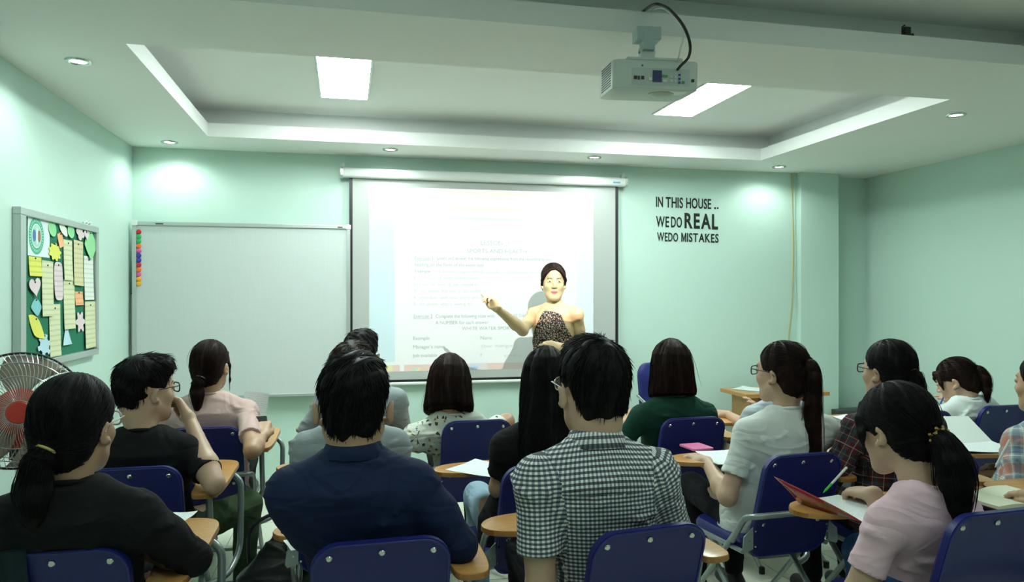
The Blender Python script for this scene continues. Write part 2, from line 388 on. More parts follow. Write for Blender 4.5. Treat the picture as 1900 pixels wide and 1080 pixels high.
FX = BX-.011
def notemat(nm, c, lines=True):
    m = mat('note_'+nm, c, .75)
    if lines and len(m.node_tree.nodes) < 4:
        N, L = nt(m); tc = N.new('ShaderNodeTexCoord'); w = N.new('ShaderNodeTexWave'); w.bands_direction = 'Z'; w.inputs['Scale'].default_value = 12; w.inputs['Distortion'].default_value = .6; L.new(tc.outputs['Object'], w.inputs[0])
        rr = N.new('ShaderNodeValToRGB'); rr.color_ramp.elements[0].color = (*[q*.84 for q in c], 1); rr.color_ramp.elements[1].color = (*c, 1); rr.color_ramp.elements[0].position = .1; rr.color_ramp.elements[1].position = .45
        L.new(w.outputs[0], rr.inputs[0]); L.new(rr.outputs[0], N['Principled BSDF'].inputs['Base Color'])
    return m
def zz(px, py): return (30+px/3.6, 380+py/3.6)      # from the enlarged crop to the frame
NCOUNT = [0]
def note(shape, cx, cy, w, h, m, label, rot=0, curl=.006, px='note'):
    """a paper cut-out pinned to the felt; cx, cy, w, h in the enlarged crop"""
    a = QX(*zz(cx, cy), FX); l_ = QX(*zz(cx-w/2, cy), FX); r_ = QX(*zz(cx+w/2, cy), FX); u = QX(*zz(cx, cy-h/2), FX); d_ = QX(*zz(cx, cy+h/2), FX)
    W, Hh = (r_.y-l_.y), (u.z-d_.z); n = 72; pts = []
    for k in range(n):
        th = 2*math.pi*k/n; c, s = math.cos(th), math.sin(th)
        if shape == 'rect': q = max(abs(c), abs(s)); x_, z_ = c/q*.5, s/q*.5
        elif shape == 'round': q = (abs(c)**4+abs(s)**4)**.25; x_, z_ = c/q*.5, s/q*.5
        elif shape == 'oval': x_, z_ = c*.5, s*.5
        elif shape == 'flower': q = .40+.10*math.cos(6*th); x_, z_ = c*q, s*q
        elif shape == 'cloud': q = .44+.06*math.cos(9*th); x_, z_ = c*q, s*q
        elif shape == 'heart': x_, z_ = .5*(abs(s)**.0*math.copysign(abs(math.sin(th))**3, math.sin(th))), (13*math.cos(th)-5*math.cos(2*th)-2*math.cos(3*th)-math.cos(4*th))/32
        elif shape == 'leaf': q = (1-.55*abs(s)) if s < 0 else (1-.35*s); x_, z_ = c*.5*q*1.25, s*.5
        elif shape == 'dress': z_ = max(-.5, min(.5, s*.7)); x_ = max(-.5, min(.5, c*.8))*(.62-.38*z_*2)
        elif shape == 'star': q = .5 if k % 12 < 6 else .34; x_, z_ = c*q, s*q
        elif shape == 'tulip': z_ = s*.5+(.08*math.cos(3*c*math.pi) if s > 0 else 0); x_ = c*.5
        elif shape == 'butterfly': q = .30+.20*abs(math.cos(2*th+.6)); x_, z_ = c*q, s*q
        x_, z_ = x_*W, z_*Hh; cr, sr = math.cos(rot), math.sin(rot); x_, z_ = x_*cr-z_*sr, x_*sr+z_*cr
        pts.append((x_, z_))
    lay = .0012*(1+NCOUNT[0] % 5); NCOUNT[0] += 1
    def fn(x, z, e):
        k = max(0, .5-(z/Hh+.0))**2
        return (lay+e+curl*k, x, z)
    o = MB().prism(pts, 0, .0006, lambda x, z, e: fn(x, z, e)).build('paper_note', m, None)
    o.location = (FX, a.y, a.z)
    hh = Hh*.42 if shape != 'heart' else Hh*.2
    pin = MB().lathe([(.0045, 0), (.0045, .003), (.001, .0035)], 8, axis=(1, 0, 0), c=(lay+.001, 0, hh)).build('pin', M_black, o)
    return tag(o, label, 'note')
# the poster with its round emblem
pa, pb = QX(*zz(76, 60), FX), QX(*zz(222, 355), FX)
o = MB().box((FX, pa.y, pb.z), (FX+.0012, pb.y, pa.z-.004)).build('poster', mat('poster_paper', (.66, .76, .78), .6), None, rel=(FX, pa.y, pb.z)); o.location = (FX, pa.y, pb.z)
tag(o, 'white square poster with a round green emblem at the top left of the notice board', 'poster')
ec = QX(*zz(133, 208), FX); er = .088
Mg = mat('emblem_green', (.03, .42, .24), .5); Mb_ = mat('emblem_blue', (.05, .16, .42), .5); Mbr = mat('emblem_brown', (.30, .14, .10), .5); Mw = mat('emblem_white', (.75, .82, .80), .5)
def disc(rad, x, mm, name, parent, rel, n=40, sy=1, sz=1, cy=0, cz=0):
    q = MB().prism([(cy+rad*sy*math.cos(2*math.pi*k/n), cz+rad*sz*math.sin(2*math.pi*k/n)) for k in range(n)], 0, .0004, lambda a, c, e: (x+e, rel[0]+a, rel[1]+c)); return q.build(name, mm, parent)
rel = (ec.y-pa.y, ec.z-pb.z)
disc(er, .0014, Mg, 'emblem_ring', o, rel); disc(er*.66, .0019, Mw, 'emblem_disc', o, rel); disc(er*.60, .0024, mat('emblem_mint', (.35, .66, .55), .5), 'emblem_disc', o, rel)
for sgn, mm in ((-1, Mb_), (1, Mbr)):
    disc(er*.26, .0030, mm, 'emblem_figure', o, rel, sy=.75, sz=1.25, cy=sgn*er*.33, cz=0)
disc(er*.16, .0036, Mw, 'emblem_figure', o, rel, sy=.8, sz=3.2)
disc(er*.1, .004, Mw, 'emblem_figure', o, rel, cz=er*.28); 
q = MB()
for k in range(34):             # ring lettering as small raised ticks of print
    a_ = 2*math.pi*k/34; q.box((.0019, -.0016, er*.76), (.0022, .0016, er*.9), R=Matrix.Rotation(a_, 3, 'X'), c=(0, rel[0], rel[1]))
q.build('emblem_print', Mw, o)
cy_, ye, pk, gn, bl, og, wt, cr = ('cream', (.62, .66, .42)), ('yellow', (.66, .68, .12)), ('pink', (.66, .56, .58)), ('green', (.26, .62, .30)), ('blue', (.45, .66, .74)), ('orange', (.80, .42, .22)), ('white', (.68, .74, .68)), ('beige', (.62, .58, .34))
def nm_(x, l=True): return notemat(x[0]+('' if l else '_plain'), x[1], l)
note('oval', 238, 160, 52, 105, nm_(gn, False), 'light green oval note right of the emblem poster')
note('tulip', 308, 160, 56, 80, nm_(wt, False), 'white tulip-shaped note at the top of the notice board', rot=-.5)
note('oval', 359, 175, 46, 95, nm_(gn, False), 'green oval note right of the white tulip-shaped one', rot=.2)
note('butterfly', 420, 190, 55, 100, nm_(pk, False), 'pink butterfly-shaped note near the top right')
note('heart', 460, 200, 32, 80, nm_(pk, False), 'small pink heart-shaped note beside the pink butterfly')
note('rect', 293, 235, 34, 95, nm_(og, False), 'orange strip note below the white tulip', rot=.25)
note('cloud', 254, 315, 86, 125, nm_(ye, False), 'yellow apple-shaped note below the green oval')
note('rect', 340, 370, 58, 270, nm_(cy_), 'long cream lined note strip under the orange one', rot=.0)
note('rect', 408, 390, 62, 300, nm_(cr), 'long beige striped note strip below the pink butterfly', rot=-.03)
note('leaf', 487, 270, 62, 190, nm_(gn, False), 'tall bright green leaf-shaped note at the right edge', rot=0)
note('rect', 482, 490, 62, 290, nm_(wt), 'long pale note strip below the green leaf shape')
note('rect', 122, 412, 84, 130, nm_(ye), 'square yellow note with handwriting below the emblem poster')
note('rect', 203, 560, 76, 370, nm_(cy_), 'longest cream striped strip in the middle left of the board', rot=-.02)
note('round', 274, 510, 58, 255, nm_(pk), 'pink rounded note strip in the middle of the board')
note('heart', 115, 545, 78, 140, nm_(pk, False), 'pale pink heart-shaped note below the square yellow one', rot=.1)
note('leaf', 131, 685, 58, 115, nm_(('teal', (.20, .50, .52)), False), 'teal bell-shaped note at the left edge')
note('rect', 350, 665, 74, 330, nm_(cy_), 'cream striped strip in the lower middle with a pink flower to its right')
note('rect', 413, 625, 52, 90, nm_(og), 'small square light orange note')
note('flower', 420, 782, 66, 150, nm_(pk, False), 'pink flower-shaped note in the lower right')
note('rect', 487, 800, 70, 310, nm_(cy_), 'cream striped strip at the bottom right corner')
note('leaf', 130, 818, 96, 130, nm_(ye, False), 'yellow leaf-shaped note at the lower left', rot=-.6)
note('rect', 254, 838, 74, 350, nm_(cy_), 'cream striped strip at the bottom, left of the blue dress shape')
note('dress', 331, 880, 60, 110, nm_(bl, False), 'small light blue dress-shaped note at the bottom')
note('star', 180, 940, 90, 150, nm_(bl, False), 'light blue star-shaped note at the bottom left, above the fan')
p = QX(160, 408, XL+.02)
o = MB().tube([(0, -.05, .0), (.01, -.02, .008), (.0, .0, .004), (.012, .03, .010), (0, .05, .0)], .006, 6).build('wire_clip', M_white, None, smooth=True); o.location = (XL+.02, p.y, ztb+.006); tag(o, 'small white wire clip on top of the notice board', 'clip')

# ------------------------------------------------------------------ projector under the soffit edge
pc = P(1201, 150, 2.86); yawp = math.radians(-6)
t = thing('projector', 'white ceiling projector with a row of ports on its rear face', 'projector', pc, yawp)
M_proj = mat('projector_shell', (.50, .58, .53), .45)
M_projd = mat('projector_dark', (.02, .022, .025), .5)
PW, PD, PH = .165, .12, .055    # half width, half depth, half height
Rt = Matrix.Rotation(math.radians(4), 3, 'X')
sh = MB().prism(rrect(2*PW, 2*PD, .03), -PH, PH-.004); sh.v = [tuple(Rt @ Vector(v)) for v in sh.v]
# slope the underside towards the rear
sh.build('shell', M_proj, t, smooth=True, bevel=.006)
def pbox(name, lo, hi, m, bev=0): 
    q = MB().box(lo, hi); q.v = [tuple(Rt @ Vector(v)) for v in q.v]; return q.build(name, m, t, bevel=bev)
pbox('top_plate', (-.11, -PD+.004, PH-.004), (.10, PD-.01, PH+.006), M_proj, .002)
pbox('port_panel', (-.095, -PD-.0015, -.042), (.125, -PD+.004, .02), mat('port_panel', (.42, .50, .46), .5))
for i, (x_, z_, w_, h_, mm) in enumerate(((-.088, -.022, .012, .012, M_projd), (-.072, -.024, .006, .014, M_projd), (-.060, -.022, .011, .012, M_projd), (-.032, -.025, .014, .010, M_chrome), (-.016, -.03, .034, .042, mat('port_blue', (.02, .03, .10), .4)), (.022, -.012, .018, .008, mat('port_green', (.05, .25, .10), .4)), (.022, -.03, .018, .009, M_chrome), (.050, -.014, .010, .010, M_chrome), (.050, -.03, .010, .010, M_chrome), (.066, -.014, .008, .010, M_chrome), (.066, -.03, .008, .010, M_chrome), (.082, -.006, .008, .008, mat('port_blue2', (.03, .06, .25), .4)), (.082, -.02, .008, .008, mat('port_blue2', (.03, .06, .25), .4)), (.082, -.034, .008, .008, mat('port_blue2', (.03, .06, .25), .4)), (.096, -.034, .010, .010, mat('port_green', (.05, .25, .10), .4)), (.133, -.026, .010, .010, M_projd), (-.058, .026, .003, .005, M_projd))):
    pbox('port', (x_, -PD-.005, z_), (x_+w_, -PD+.002, z_+h_), mm)
b = MB()                        # side vent of fine slots
for i in range(10):
    for j in range(12):
        y_ = -PD+.035+j*.0125; z_ = -.042+i*.0092; q = [(-PW-.0012, y_, z_), (-PW-.0012, y_+.009, z_), (-PW-.0012, y_+.009, z_+.004), (-PW-.0012, y_, z_+.004)]
        b.box((-PW-.0015, y_, z_), (-PW+.002, y_+.009, z_+.0042))
b.v = [tuple(Rt @ Vector(v)) for v in b.v]; tag(b.build('vent_slots', M_projd, t), kind='stuff')
q = MB().lathe([(.001, -.012), (.035, -.010), (.05, -.002), (.05, .004)], 24, c=(.045, -.03, -PH)); q.v = [tuple(Rt @ Vector(v)) for v in q.v]; q.build('underside_bulge', M_proj, t, smooth=True)
pbox('underside_label', (.065, -.09, -PH-.001), (.13, -.02, -PH), M_white)
pbox('lens_barrel', (-.10, PD-.005, -.03), (-.03, PD+.02, .03), M_projd, .01)
zc = H0-pc.z
MB().box((-.03, -.02, PH), (.025, .02, PH+.075)).build('mount_neck', M_alu, t, bevel=.004)
MB().tube([(-.035, 0, PH+.03), (.03, 0, PH+.03)], .006, 8).tube([(-.035, 0, PH+.055), (.03, 0, PH+.055)], .006, 8).build('mount_bolt', M_steel, t)
MB().box((-.05, -.035, zc-.05), (.045, .035, zc-.001)).box((-.025, -.038, zc-.09), (.02, .025, zc-.02)).build('ceiling_bracket', mat('bracket_paint', (.40, .52, .52), .4), t, bevel=.003)
cx0 = Q(1203, 20, 2.73).x
ca = [Vector((cx0-.01, 2.86, H0+TH+.012)), Vector((cx0, 2.78, H0+TH+.022)), P(1212, 9, 2.70), P(1226, 9, 2.66), P(1245, 20, 2.62), P(1268, 48, 2.62), P(1280, 80, 2.64), P(1278, 105, 2.67), P(1264, 121, 2.71), P(1257, 129, 2.74)]
o = cable('projector_cable', ca, .0055, M_black, 'thick black cable looping from above the soffit edge down to the projector')
cable('white_cable', [Vector((cx0+.02, 2.86, H0+TH+.01)), Vector((cx0+.025, 2.76, H0+TH+.016)), P(1232, 16, 2.67), P(1258, 38, 2.64), P(1268, 62, 2.64), P(1262, 92, 2.68), P(1257, 118, 2.76)], .0035, M_white, 'thin pale cord beside the black projector cable')
o = MB().box((-.016, -.012, 0), (.012, .012, .04)).tube([(.01, 0, .005), (.03, 0, .012), (.034, 0, 0)], .007, 6).tube([(-.016, 0, .03), (-.022, 0, .04), (-.01, 0, .05)], .004, 6).build('cable_clamp', M_black, None); pk_ = P(1852, 80, 2.75); o.location = (pk_.x, 2.75, H0+TH); tag(o, 'small black clamp on the edge of the ceiling tray at the far upper right', 'clamp')

# ------------------------------------------------------------------ the projected picture: a real lamp with a slide, its page also painted on the fabric
LENS = Vector((pc.x-.06, pc.y+PD+.06, pc.z-.01))
GW, GH = 1280, 1000
sx0, sx1 = wx(685, SY), wx(1101, SY); sz1, sz0 = wz(895, 352, SY), wz(895, 686, SY)
img = np.ones((GH, GW, 3), 'f')
def U(px, py):                  # photo pixel to slide pixel
    p = Q(px, py, SY); return ((p.x-sx0)/(sx1-sx0)*GW, (p.z-sz0)/(sz1-sz0)*GH)
def rect(px0, py0, px1, py1, c, soft=False):
    a, b_ = U(px0, (py0+py1)/2)[0], U(px1, (py0+py1)/2)[0]; cpx = (px0+px1)/2; t_, q_ = U(cpx, py0)[1], U(cpx, py1)[1]
    i0, i1, j0, j1 = [int(max(0, min(v, m_))) for v, m_ in ((q_, GH), (t_, GH), (a, GW), (b_, GW))]
    img[i0:i1, j0:j1] = c
def raster(s, px, py, size_px, g, bold=0, under=False, sxx=1.0):
    """write text on the slide, baseline start at a photo pixel"""
    me = text_mesh(s, 1, 0); me.calc_loop_triangles(); co = np.empty(len(me.vertices)*3, 'f'); me.vertices.foreach_get('co', co); co = co.reshape(-1, 3)
    u0, v0 = U(px, py); k = size_px*GH/(334.0)
    X = u0+co[:, 0]*k*sxx; Y = v0+co[:, 1]*k
    for tri in me.loop_triangles:
        a, b_, c = tri.vertices; xs, ys = X[[a, b_, c]], Y[[a, b_, c]]
        i0, i1, j0, j1 = int(max(0, ys.min())), int(min(GH-1, ys.max()+1)), int(max(0, xs.min())), int(min(GW-1, xs.max()+1))
        if i1 < i0 or j1 < j0: continue
        yy, xx_ = np.mgrid[i0:i1+1, j0:j1+1]; 
        def e(p, q): return (xs[q]-xs[p])*(yy+.5-ys[p])-(ys[q]-ys[p])*(xx_+.5-xs[p])
        e0, e1, e2 = e(0, 1), e(1, 2), e(2, 0); ins = ((e0 >= 0) & (e1 >= 0) & (e2 >= 0)) | ((e0 <= 0) & (e1 <= 0) & (e2 <= 0))
        img[i0:i1+1, j0:j1+1][ins] = g
    if under:
        i = int(v0-k*.12); img[max(0, i-1):i+1, int(u0):int(X.max())] = g
DK = (.30, .33, .36); MD = (.42, .46, .48); LT = (.52, .55, .56)
rect(683, 352, 1110, 700, (.99, .99, 1.0))
rect(683, 395, 733, 672, (.72, .90, .97)); rect(1070, 410, 1103, 675, (.88, .94, 1.0))
rect(740, 357, 1060, 361, (1, .96, .78)); rect(770, 384, 975, 391, (1, .98, .80)); rect(760, 404, 1010, 408, (.80, .93, .97))
rect(683, 674, 1103, 692, (.92, .66, .60)); rect(820, 674, 905, 692, (.88, .80, .80))
rect(688, 676, 712, 690, (.80, .84, .66)); rect(742, 677, 750, 690, (1, 1, 1)); rect(872, 676, 888, 690, (.66, .84, 1)); rect(716, 677, 728, 689, (.93, .90, .5))
cu_, cv_ = U(773, 684); yy, xx_ = np.mgrid[0:GH, 0:GW]; rr_ = np.hypot(yy-cv_, xx_-cu_); an = np.arctan2(yy-cv_, xx_-cu_)
img[(rr_ < 18) & (an > .3) & (an < 2.4)] = (1, .55, .5); img[(rr_ < 18) & ((an >= 2.4) | (an < -1.7))] = (.55, .85, .5); img[(rr_ < 18) & (an >= -1.7) & (an <= .3)] = (1, .9, .4); img[rr_ < 8] = (.6, .8, 1)
raster('W', 874, 688, 12, (.2, .4, .7), .03)
raster('(Product Activation Failed)', 880, 369, 7.5, (.85, .78, .55))
raster('LESSON  1', 891, 454, 11, MD, 0, True, 1.15)
raster('SPORTS AND HEALTH', 866, 469, 11, MD, 0, False, 1.06)
raster('Exercise 1', 769, 482, 9.2, DK, .01, True, .92)
raster('Listen and answer the following expressions from the recording to use', 811, 482, 9.2, DK, .005, False, .83)
raster('heading on the form of the exam task', 769, 494, 9.2, DK, .005, False, .93)
raster('Example', 769, 506, 8.6, DK, .01)
raster('A  suitcase (a bag on wheels)  you pull     it behind you at the airport', 812, 506, 7.4, LT)
for i, s in enumerate(('     a  sort  of  short  whistle  (noun)', 'a tool  to  open  up  the  suitcase for', 'You  cannot  find  one  in  the  middle  of', 'some days    with  your  phone  and  more', 'the  person  who  is  waiting  for')):
    raster(str(i+1), 767, 518+i*12.2, 8.6, MD, .012); raster(s, 778, 518+i*12.2, 7.6, LT, 0, False, .98)
raster('Exercise 2', 767, 590, 9.2, DK, .01, True, .92)
raster('Complete the following note with  "NO MORE THAN THREE WORDS"', 808, 590, 9.2, DK, .008, False, .88)
raster('A NUMBER for each answer', 808, 602, 9.2, DK, .01, False, .93)
raster('WHITE WATER SPORTS CENTRE  "CENTRE"', 857, 613, 9.6, DK, .006)
raster('Example', 766, 631, 9.2, DK, .01); raster('Name', 891, 630, 9.2, DK, .01)
raster("Manager's name", 766, 647, 9.2, DK, .012); raster('Oliver  Wellington', 893, 645, 8, LT)
raster('Job available', 766, 663, 9.2, DK, .012); raster('F', 891, 662, 8, MD); raster('(part time)', 935, 662, 8, LT)
# soften like a defocused beam
for _ in range(2):
    img[1:-1] = (img[:-2]+2*img[1:-1]+img[2:])/4; img[:, 1:-1] = (img[:, :-2]+2*img[:, 1:-1]+img[:, 2:])/4
im = bpy.data.images.new('slide', GW, GH, float_buffer=True); im.colorspace_settings.name = 'Non-Color'
im.pixels.foreach_set(np.concatenate([img, np.ones((GH, GW, 1), 'f')], 2).ravel()); im.pack()
# the projected page, painted a second time into the fabric colour
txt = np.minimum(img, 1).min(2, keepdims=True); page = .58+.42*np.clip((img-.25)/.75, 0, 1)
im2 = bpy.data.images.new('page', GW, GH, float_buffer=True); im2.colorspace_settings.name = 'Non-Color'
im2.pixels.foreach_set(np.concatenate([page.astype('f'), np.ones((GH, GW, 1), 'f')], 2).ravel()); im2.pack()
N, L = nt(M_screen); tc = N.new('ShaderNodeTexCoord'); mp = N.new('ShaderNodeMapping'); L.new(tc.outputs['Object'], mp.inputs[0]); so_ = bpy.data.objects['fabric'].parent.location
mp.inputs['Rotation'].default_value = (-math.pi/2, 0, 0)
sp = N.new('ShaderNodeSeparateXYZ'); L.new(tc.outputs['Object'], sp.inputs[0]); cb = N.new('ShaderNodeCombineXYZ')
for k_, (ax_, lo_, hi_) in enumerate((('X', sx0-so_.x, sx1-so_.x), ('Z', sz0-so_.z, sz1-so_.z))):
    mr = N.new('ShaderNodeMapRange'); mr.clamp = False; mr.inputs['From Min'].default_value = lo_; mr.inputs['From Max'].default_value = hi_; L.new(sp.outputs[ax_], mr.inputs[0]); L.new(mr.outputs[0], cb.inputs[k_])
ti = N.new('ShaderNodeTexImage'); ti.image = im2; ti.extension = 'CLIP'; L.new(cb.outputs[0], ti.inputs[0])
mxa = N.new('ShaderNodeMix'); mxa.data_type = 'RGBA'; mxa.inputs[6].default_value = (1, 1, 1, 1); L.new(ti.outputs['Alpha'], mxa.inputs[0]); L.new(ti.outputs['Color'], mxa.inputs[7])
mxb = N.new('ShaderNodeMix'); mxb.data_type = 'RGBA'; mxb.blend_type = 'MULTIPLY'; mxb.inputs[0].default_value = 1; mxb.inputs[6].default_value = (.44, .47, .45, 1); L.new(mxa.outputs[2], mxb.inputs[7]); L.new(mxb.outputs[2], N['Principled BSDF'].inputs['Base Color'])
ld = bpy.data.lights.new('projector_beam', 'SPOT'); ld.energy = 1.0; ld.spot_size = math.radians(75); ld.spot_blend = 0; ld.shadow_soft_size = 0
ld.use_nodes = True; N, L = ld.node_tree.nodes, ld.node_tree.links
em = [n for n in N if n.type == 'EMISSION'][0]
tc = N.new('ShaderNodeTexCoord'); sp = N.new('ShaderNodeSeparateXYZ'); L.new(tc.outputs['Normal'], sp.inputs[0])
dist = SY-LENS.y
def mth(op, a, b=None):
    n = N.new('ShaderNodeMath'); n.operation = op
    for i, v in enumerate((a, b)):
        if v is None: continue
        if isinstance(v, (int, float)): n.inputs[i].default_value = v
        else: L.new(v, n.inputs[i])
    return n.outputs[0]
# lamp space: -Z forward, X right (screen +x), Y up
zq = mth('ABSOLUTE', sp.outputs['Z'])
u = mth('DIVIDE', mth('ADD', mth('MULTIPLY', mth('DIVIDE', sp.outputs['X'], zq), dist), LENS.x-sx0), sx1-sx0)
v = mth('DIVIDE', mth('ADD', mth('MULTIPLY', mth('DIVIDE', sp.outputs['Y'], zq), dist), LENS.z-sz0), sz1-sz0)
cmb = N.new('ShaderNodeCombineXYZ'); L.new(u, cmb.inputs[0]); L.new(v, cmb.inputs[1])
ti = N.new('ShaderNodeTexImage'); ti.image = im; ti.extension = 'CLIP'; L.new(cmb.outputs[0], ti.inputs[0])
inside = mth('MULTIPLY', mth('MULTIPLY', mth('GREATER_THAN', u, 0), mth('LESS_THAN', u, 1)), mth('MULTIPLY', mth('GREATER_THAN', v, 0), mth('LESS_THAN', v, 1)))
mx = N.new('ShaderNodeVectorMath'); mx.operation = 'SCALE'; L.new(ti.outputs[0], mx.inputs[0]); L.new(inside, mx.inputs['Scale'])
L.new(mx.outputs[0], em.inputs['Color']); em.inputs['Strength'].default_value = PROJ_W
lo = bpy.data.objects.new('projector_beam', ld); link(lo); lo.parent = t
lo.matrix_world = Matrix.Translation(LENS) @ Matrix.Rotation(math.pi/2, 4, 'X')
bpy.context.view_layer.update()
lo.matrix_parent_inverse = t.matrix_world.inverted(); lo.matrix_basis = Matrix.Translation(LENS) @ Matrix.Rotation(math.pi/2, 4, 'X')
# ------------------------------------------------------------------ smooth solid modelling on a grid
class Fld:
    def __init__(s, lo, hi, h):
        s.lo = np.array(lo, 'f'); s.h = h; s.n = np.maximum(4, np.ceil((np.array(hi)-s.lo)/h).astype(int)+1)
        s.ax = [s.lo[i]+h*np.arange(s.n[i], dtype='f') for i in range(3)]; s.G = np.full(s.n, .3, 'f')
    def sl(s, lo, hi):
        a = [int(max(0, math.floor((lo[i]-s.lo[i])/s.h))) for i in range(3)]; b = [int(min(s.n[i], math.ceil((hi[i]-s.lo[i])/s.h)+1)) for i in range(3)]
        if any(b[i] <= a[i] for i in range(3)): return None, None
        q = tuple(slice(a[i], b[i]) for i in range(3))
        return q, (s.ax[0][q[0]][:, None, None], s.ax[1][q[1]][None, :, None], s.ax[2][q[2]][None, None, :])
    def op(s, fn, lo, hi, k=.01, mode='+'):
        pad = k+3*s.h; lo = [v-pad for v in lo]; hi = [v+pad for v in hi]; q, X = s.sl(lo, hi)
        if q is None: return
        d = fn(*X); g = s.G[q]
        if mode == '+': hh = np.maximum(k-np.abs(g-d), 0)/k; s.G[q] = np.minimum(g, d)-hh*hh*k*.25
        elif mode == '-': d = -d; hh = np.maximum(k-np.abs(g-d), 0)/k; s.G[q] = np.maximum(g, d)+hh*hh*k*.25
    def cap(s, a, b, ra, rb=None, k=.012, mode='+', flat=None):
        rb = ra if rb is None else rb; a = np.array(a, 'f'); b = np.array(b, 'f'); ba = b-a; L2 = max(float(ba@ba), 1e-9); R = max(ra, rb)
        fl = None if flat is None else np.array(flat[0], 'f')
        def fn(X, Y, Z):
            px, py, pz = X-a[0], Y-a[1], Z-a[2]; t = np.clip((px*ba[0]+py*ba[1]+pz*ba[2])/L2, 0, 1)
            d = np.sqrt((px-ba[0]*t)**2+(py-ba[1]*t)**2+(pz-ba[2]*t)**2)-(ra+(rb-ra)*t)
            if fl is not None:      # flattened across direction fl by factor
                dd = (px-ba[0]*t)*fl[0]+(py-ba[1]*t)*fl[1]+(pz-ba[2]*t)*fl[2]; f = flat[1]
                r2 = np.sqrt(np.maximum((px-ba[0]*t)**2+(py-ba[1]*t)**2+(pz-ba[2]*t)**2+dd*dd*(1/f/f-1), 0)); d = (r2-(ra+(rb-ra)*t))*min(1, f*1.3)
            return d
        s.op(fn, np.minimum(a, b)-R, np.maximum(a, b)+R, k, mode)
    def ell(s, c, r, k=.012, mode='+', R=None):
        c = np.array(c, 'f'); r = np.array(r, 'f'); m = float(r.max())
        def fn(X, Y, Z):
            x, y, z = X-c[0], Y-c[1], Z-c[2]
            if R is not None: x, y, z = R[0][0]*x+R[1][0]*y+R[2][0]*z, R[0][1]*x+R[1][1]*y+R[2][1]*z, R[0][2]*x+R[1][2]*y+R[2][2]*z
            k0 = np.sqrt((x/r[0])**2+(y/r[1])**2+(z/r[2])**2); k1 = np.sqrt((x/r[0]**2)**2+(y/r[1]**2)**2+(z/r[2]**2)**2)+1e-6
            return k0*(k0-1)/k1
        mm = r if R is None else np.array([m]*3); s.op(fn, c-mm, c+mm, k, mode)
    def stack(s, rows, k=.012, mode='+', p=2.0):
        """elliptical slices: rows of z, cx, cy, rx, ry (z rising)"""
        A = np.array(sorted(rows), 'f'); z0, z1 = A[0, 0], A[-1, 0]; rm = float(A[:, 3:].max())
        def fn(X, Y, Z):
            zc = np.clip(Z, z0, z1); v = [np.interp(zc, A[:, 0], A[:, i]).astype('f') for i in range(1, 5)]
            q = ((np.abs(X-v[0])/v[2])**p+(np.abs(Y-v[1])/v[3])**p)**(1/p)
            d = (q-1)*np.minimum(v[2], v[3]); dz = np.maximum(z0-Z, Z-z1); return np.maximum(d, dz)
        s.op(fn, (A[:, 1].min()-rm, A[:, 2].min()-rm, z0), (A[:, 1].max()+rm, A[:, 2].max()+rm, z1), k, mode)
    def cutplane(s, p, n, k=.01):     # removes the side the normal points to
        p = np.array(p, 'f'); n = np.array(n, 'f'); n = n/np.linalg.norm(n); X = (s.ax[0][:, None, None], s.ax[1][None, :, None], s.ax[2][None, None, :])
        d = (X[0]-p[0])*n[0]+(X[1]-p[1])*n[1]+(X[2]-p[2])*n[2]; g = s.G; hh = np.maximum(k-np.abs(g-d), 0)/k; s.G = (np.maximum(g, d)+hh*hh*k*.25).astype('f')
    def fn(s, f): X = (s.ax[0][:, None, None], s.ax[1][None, :, None], s.ax[2][None, None, :]); s.G = f(s.G, *X).astype('f')
    def mesh(s):
        G = s.G.copy(); G[0] = G[-1] = .1; G[:, 0] = G[:, -1] = .1; G[:, :, 0] = G[:, :, -1] = .1
        S = G < 0; n = G.shape
        cs = np.zeros([k-1 for k in n], 'i1')
        for i in (0, 1):
            for j in (0, 1):
                for k in (0, 1): cs += S[i:n[0]-1+i, j:n[1]-1+j, k:n[2]-1+k]
        act = (cs > 0) & (cs < 8); idx = np.full(act.shape, -1, 'i4'); C = np.argwhere(act); idx[act] = np.arange(len(C))
        acc = np.zeros((len(C), 3)); cnt = np.zeros(len(C))
        cor = [(i, j, k) for i in (0, 1) for j in (0, 1) for k in (0, 1)]
        val = {c: G[C[:, 0]+c[0], C[:, 1]+c[1], C[:, 2]+c[2]] for c in cor}
        for c in cor:
            for a in range(3):
                if c[a]: continue
                e = list(c); e[a] = 1; e = tuple(e); va, vb = val[c], val[e]; m = (va < 0) != (vb < 0)
                t = np.where(m, va/np.where(m, va-vb, 1), 0); p = np.tile(np.array(c, 'f8'), (len(C), 1)); p[:, a] += t
                acc[m] += p[m]; cnt[m] += 1
        V = s.lo+(C+acc/cnt[:, None])*s.h
        Q = []
        for a in range(3):
            b, c = (a+1) % 3, (a+2) % 3
            sa = [slice(None)]*3; sb_ = [slice(None)]*3; sa[a] = slice(0, n[a]-1); sb_[a] = slice(1, n[a])
            A, B = S[tuple(sa)], S[tuple(sb_)]; E = np.argwhere(A != B)
            E = E[(E[:, b] > 0) & (E[:, c] > 0) & (E[:, b] < n[b]-1) & (E[:, c] < n[c]-1)]
            inside = A[E[:, 0], E[:, 1], E[:, 2]]
            def at(db, dc):
                q = E.copy(); q[:, b] -= db; q[:, c] -= dc; return idx[q[:, 0], q[:, 1], q[:, 2]]
            f = np.stack([at(1, 1), at(0, 1), at(0, 0), at(1, 0)], 1); f[~inside] = f[~inside][:, ::-1]; Q.append(f)
        return V, np.concatenate(Q)
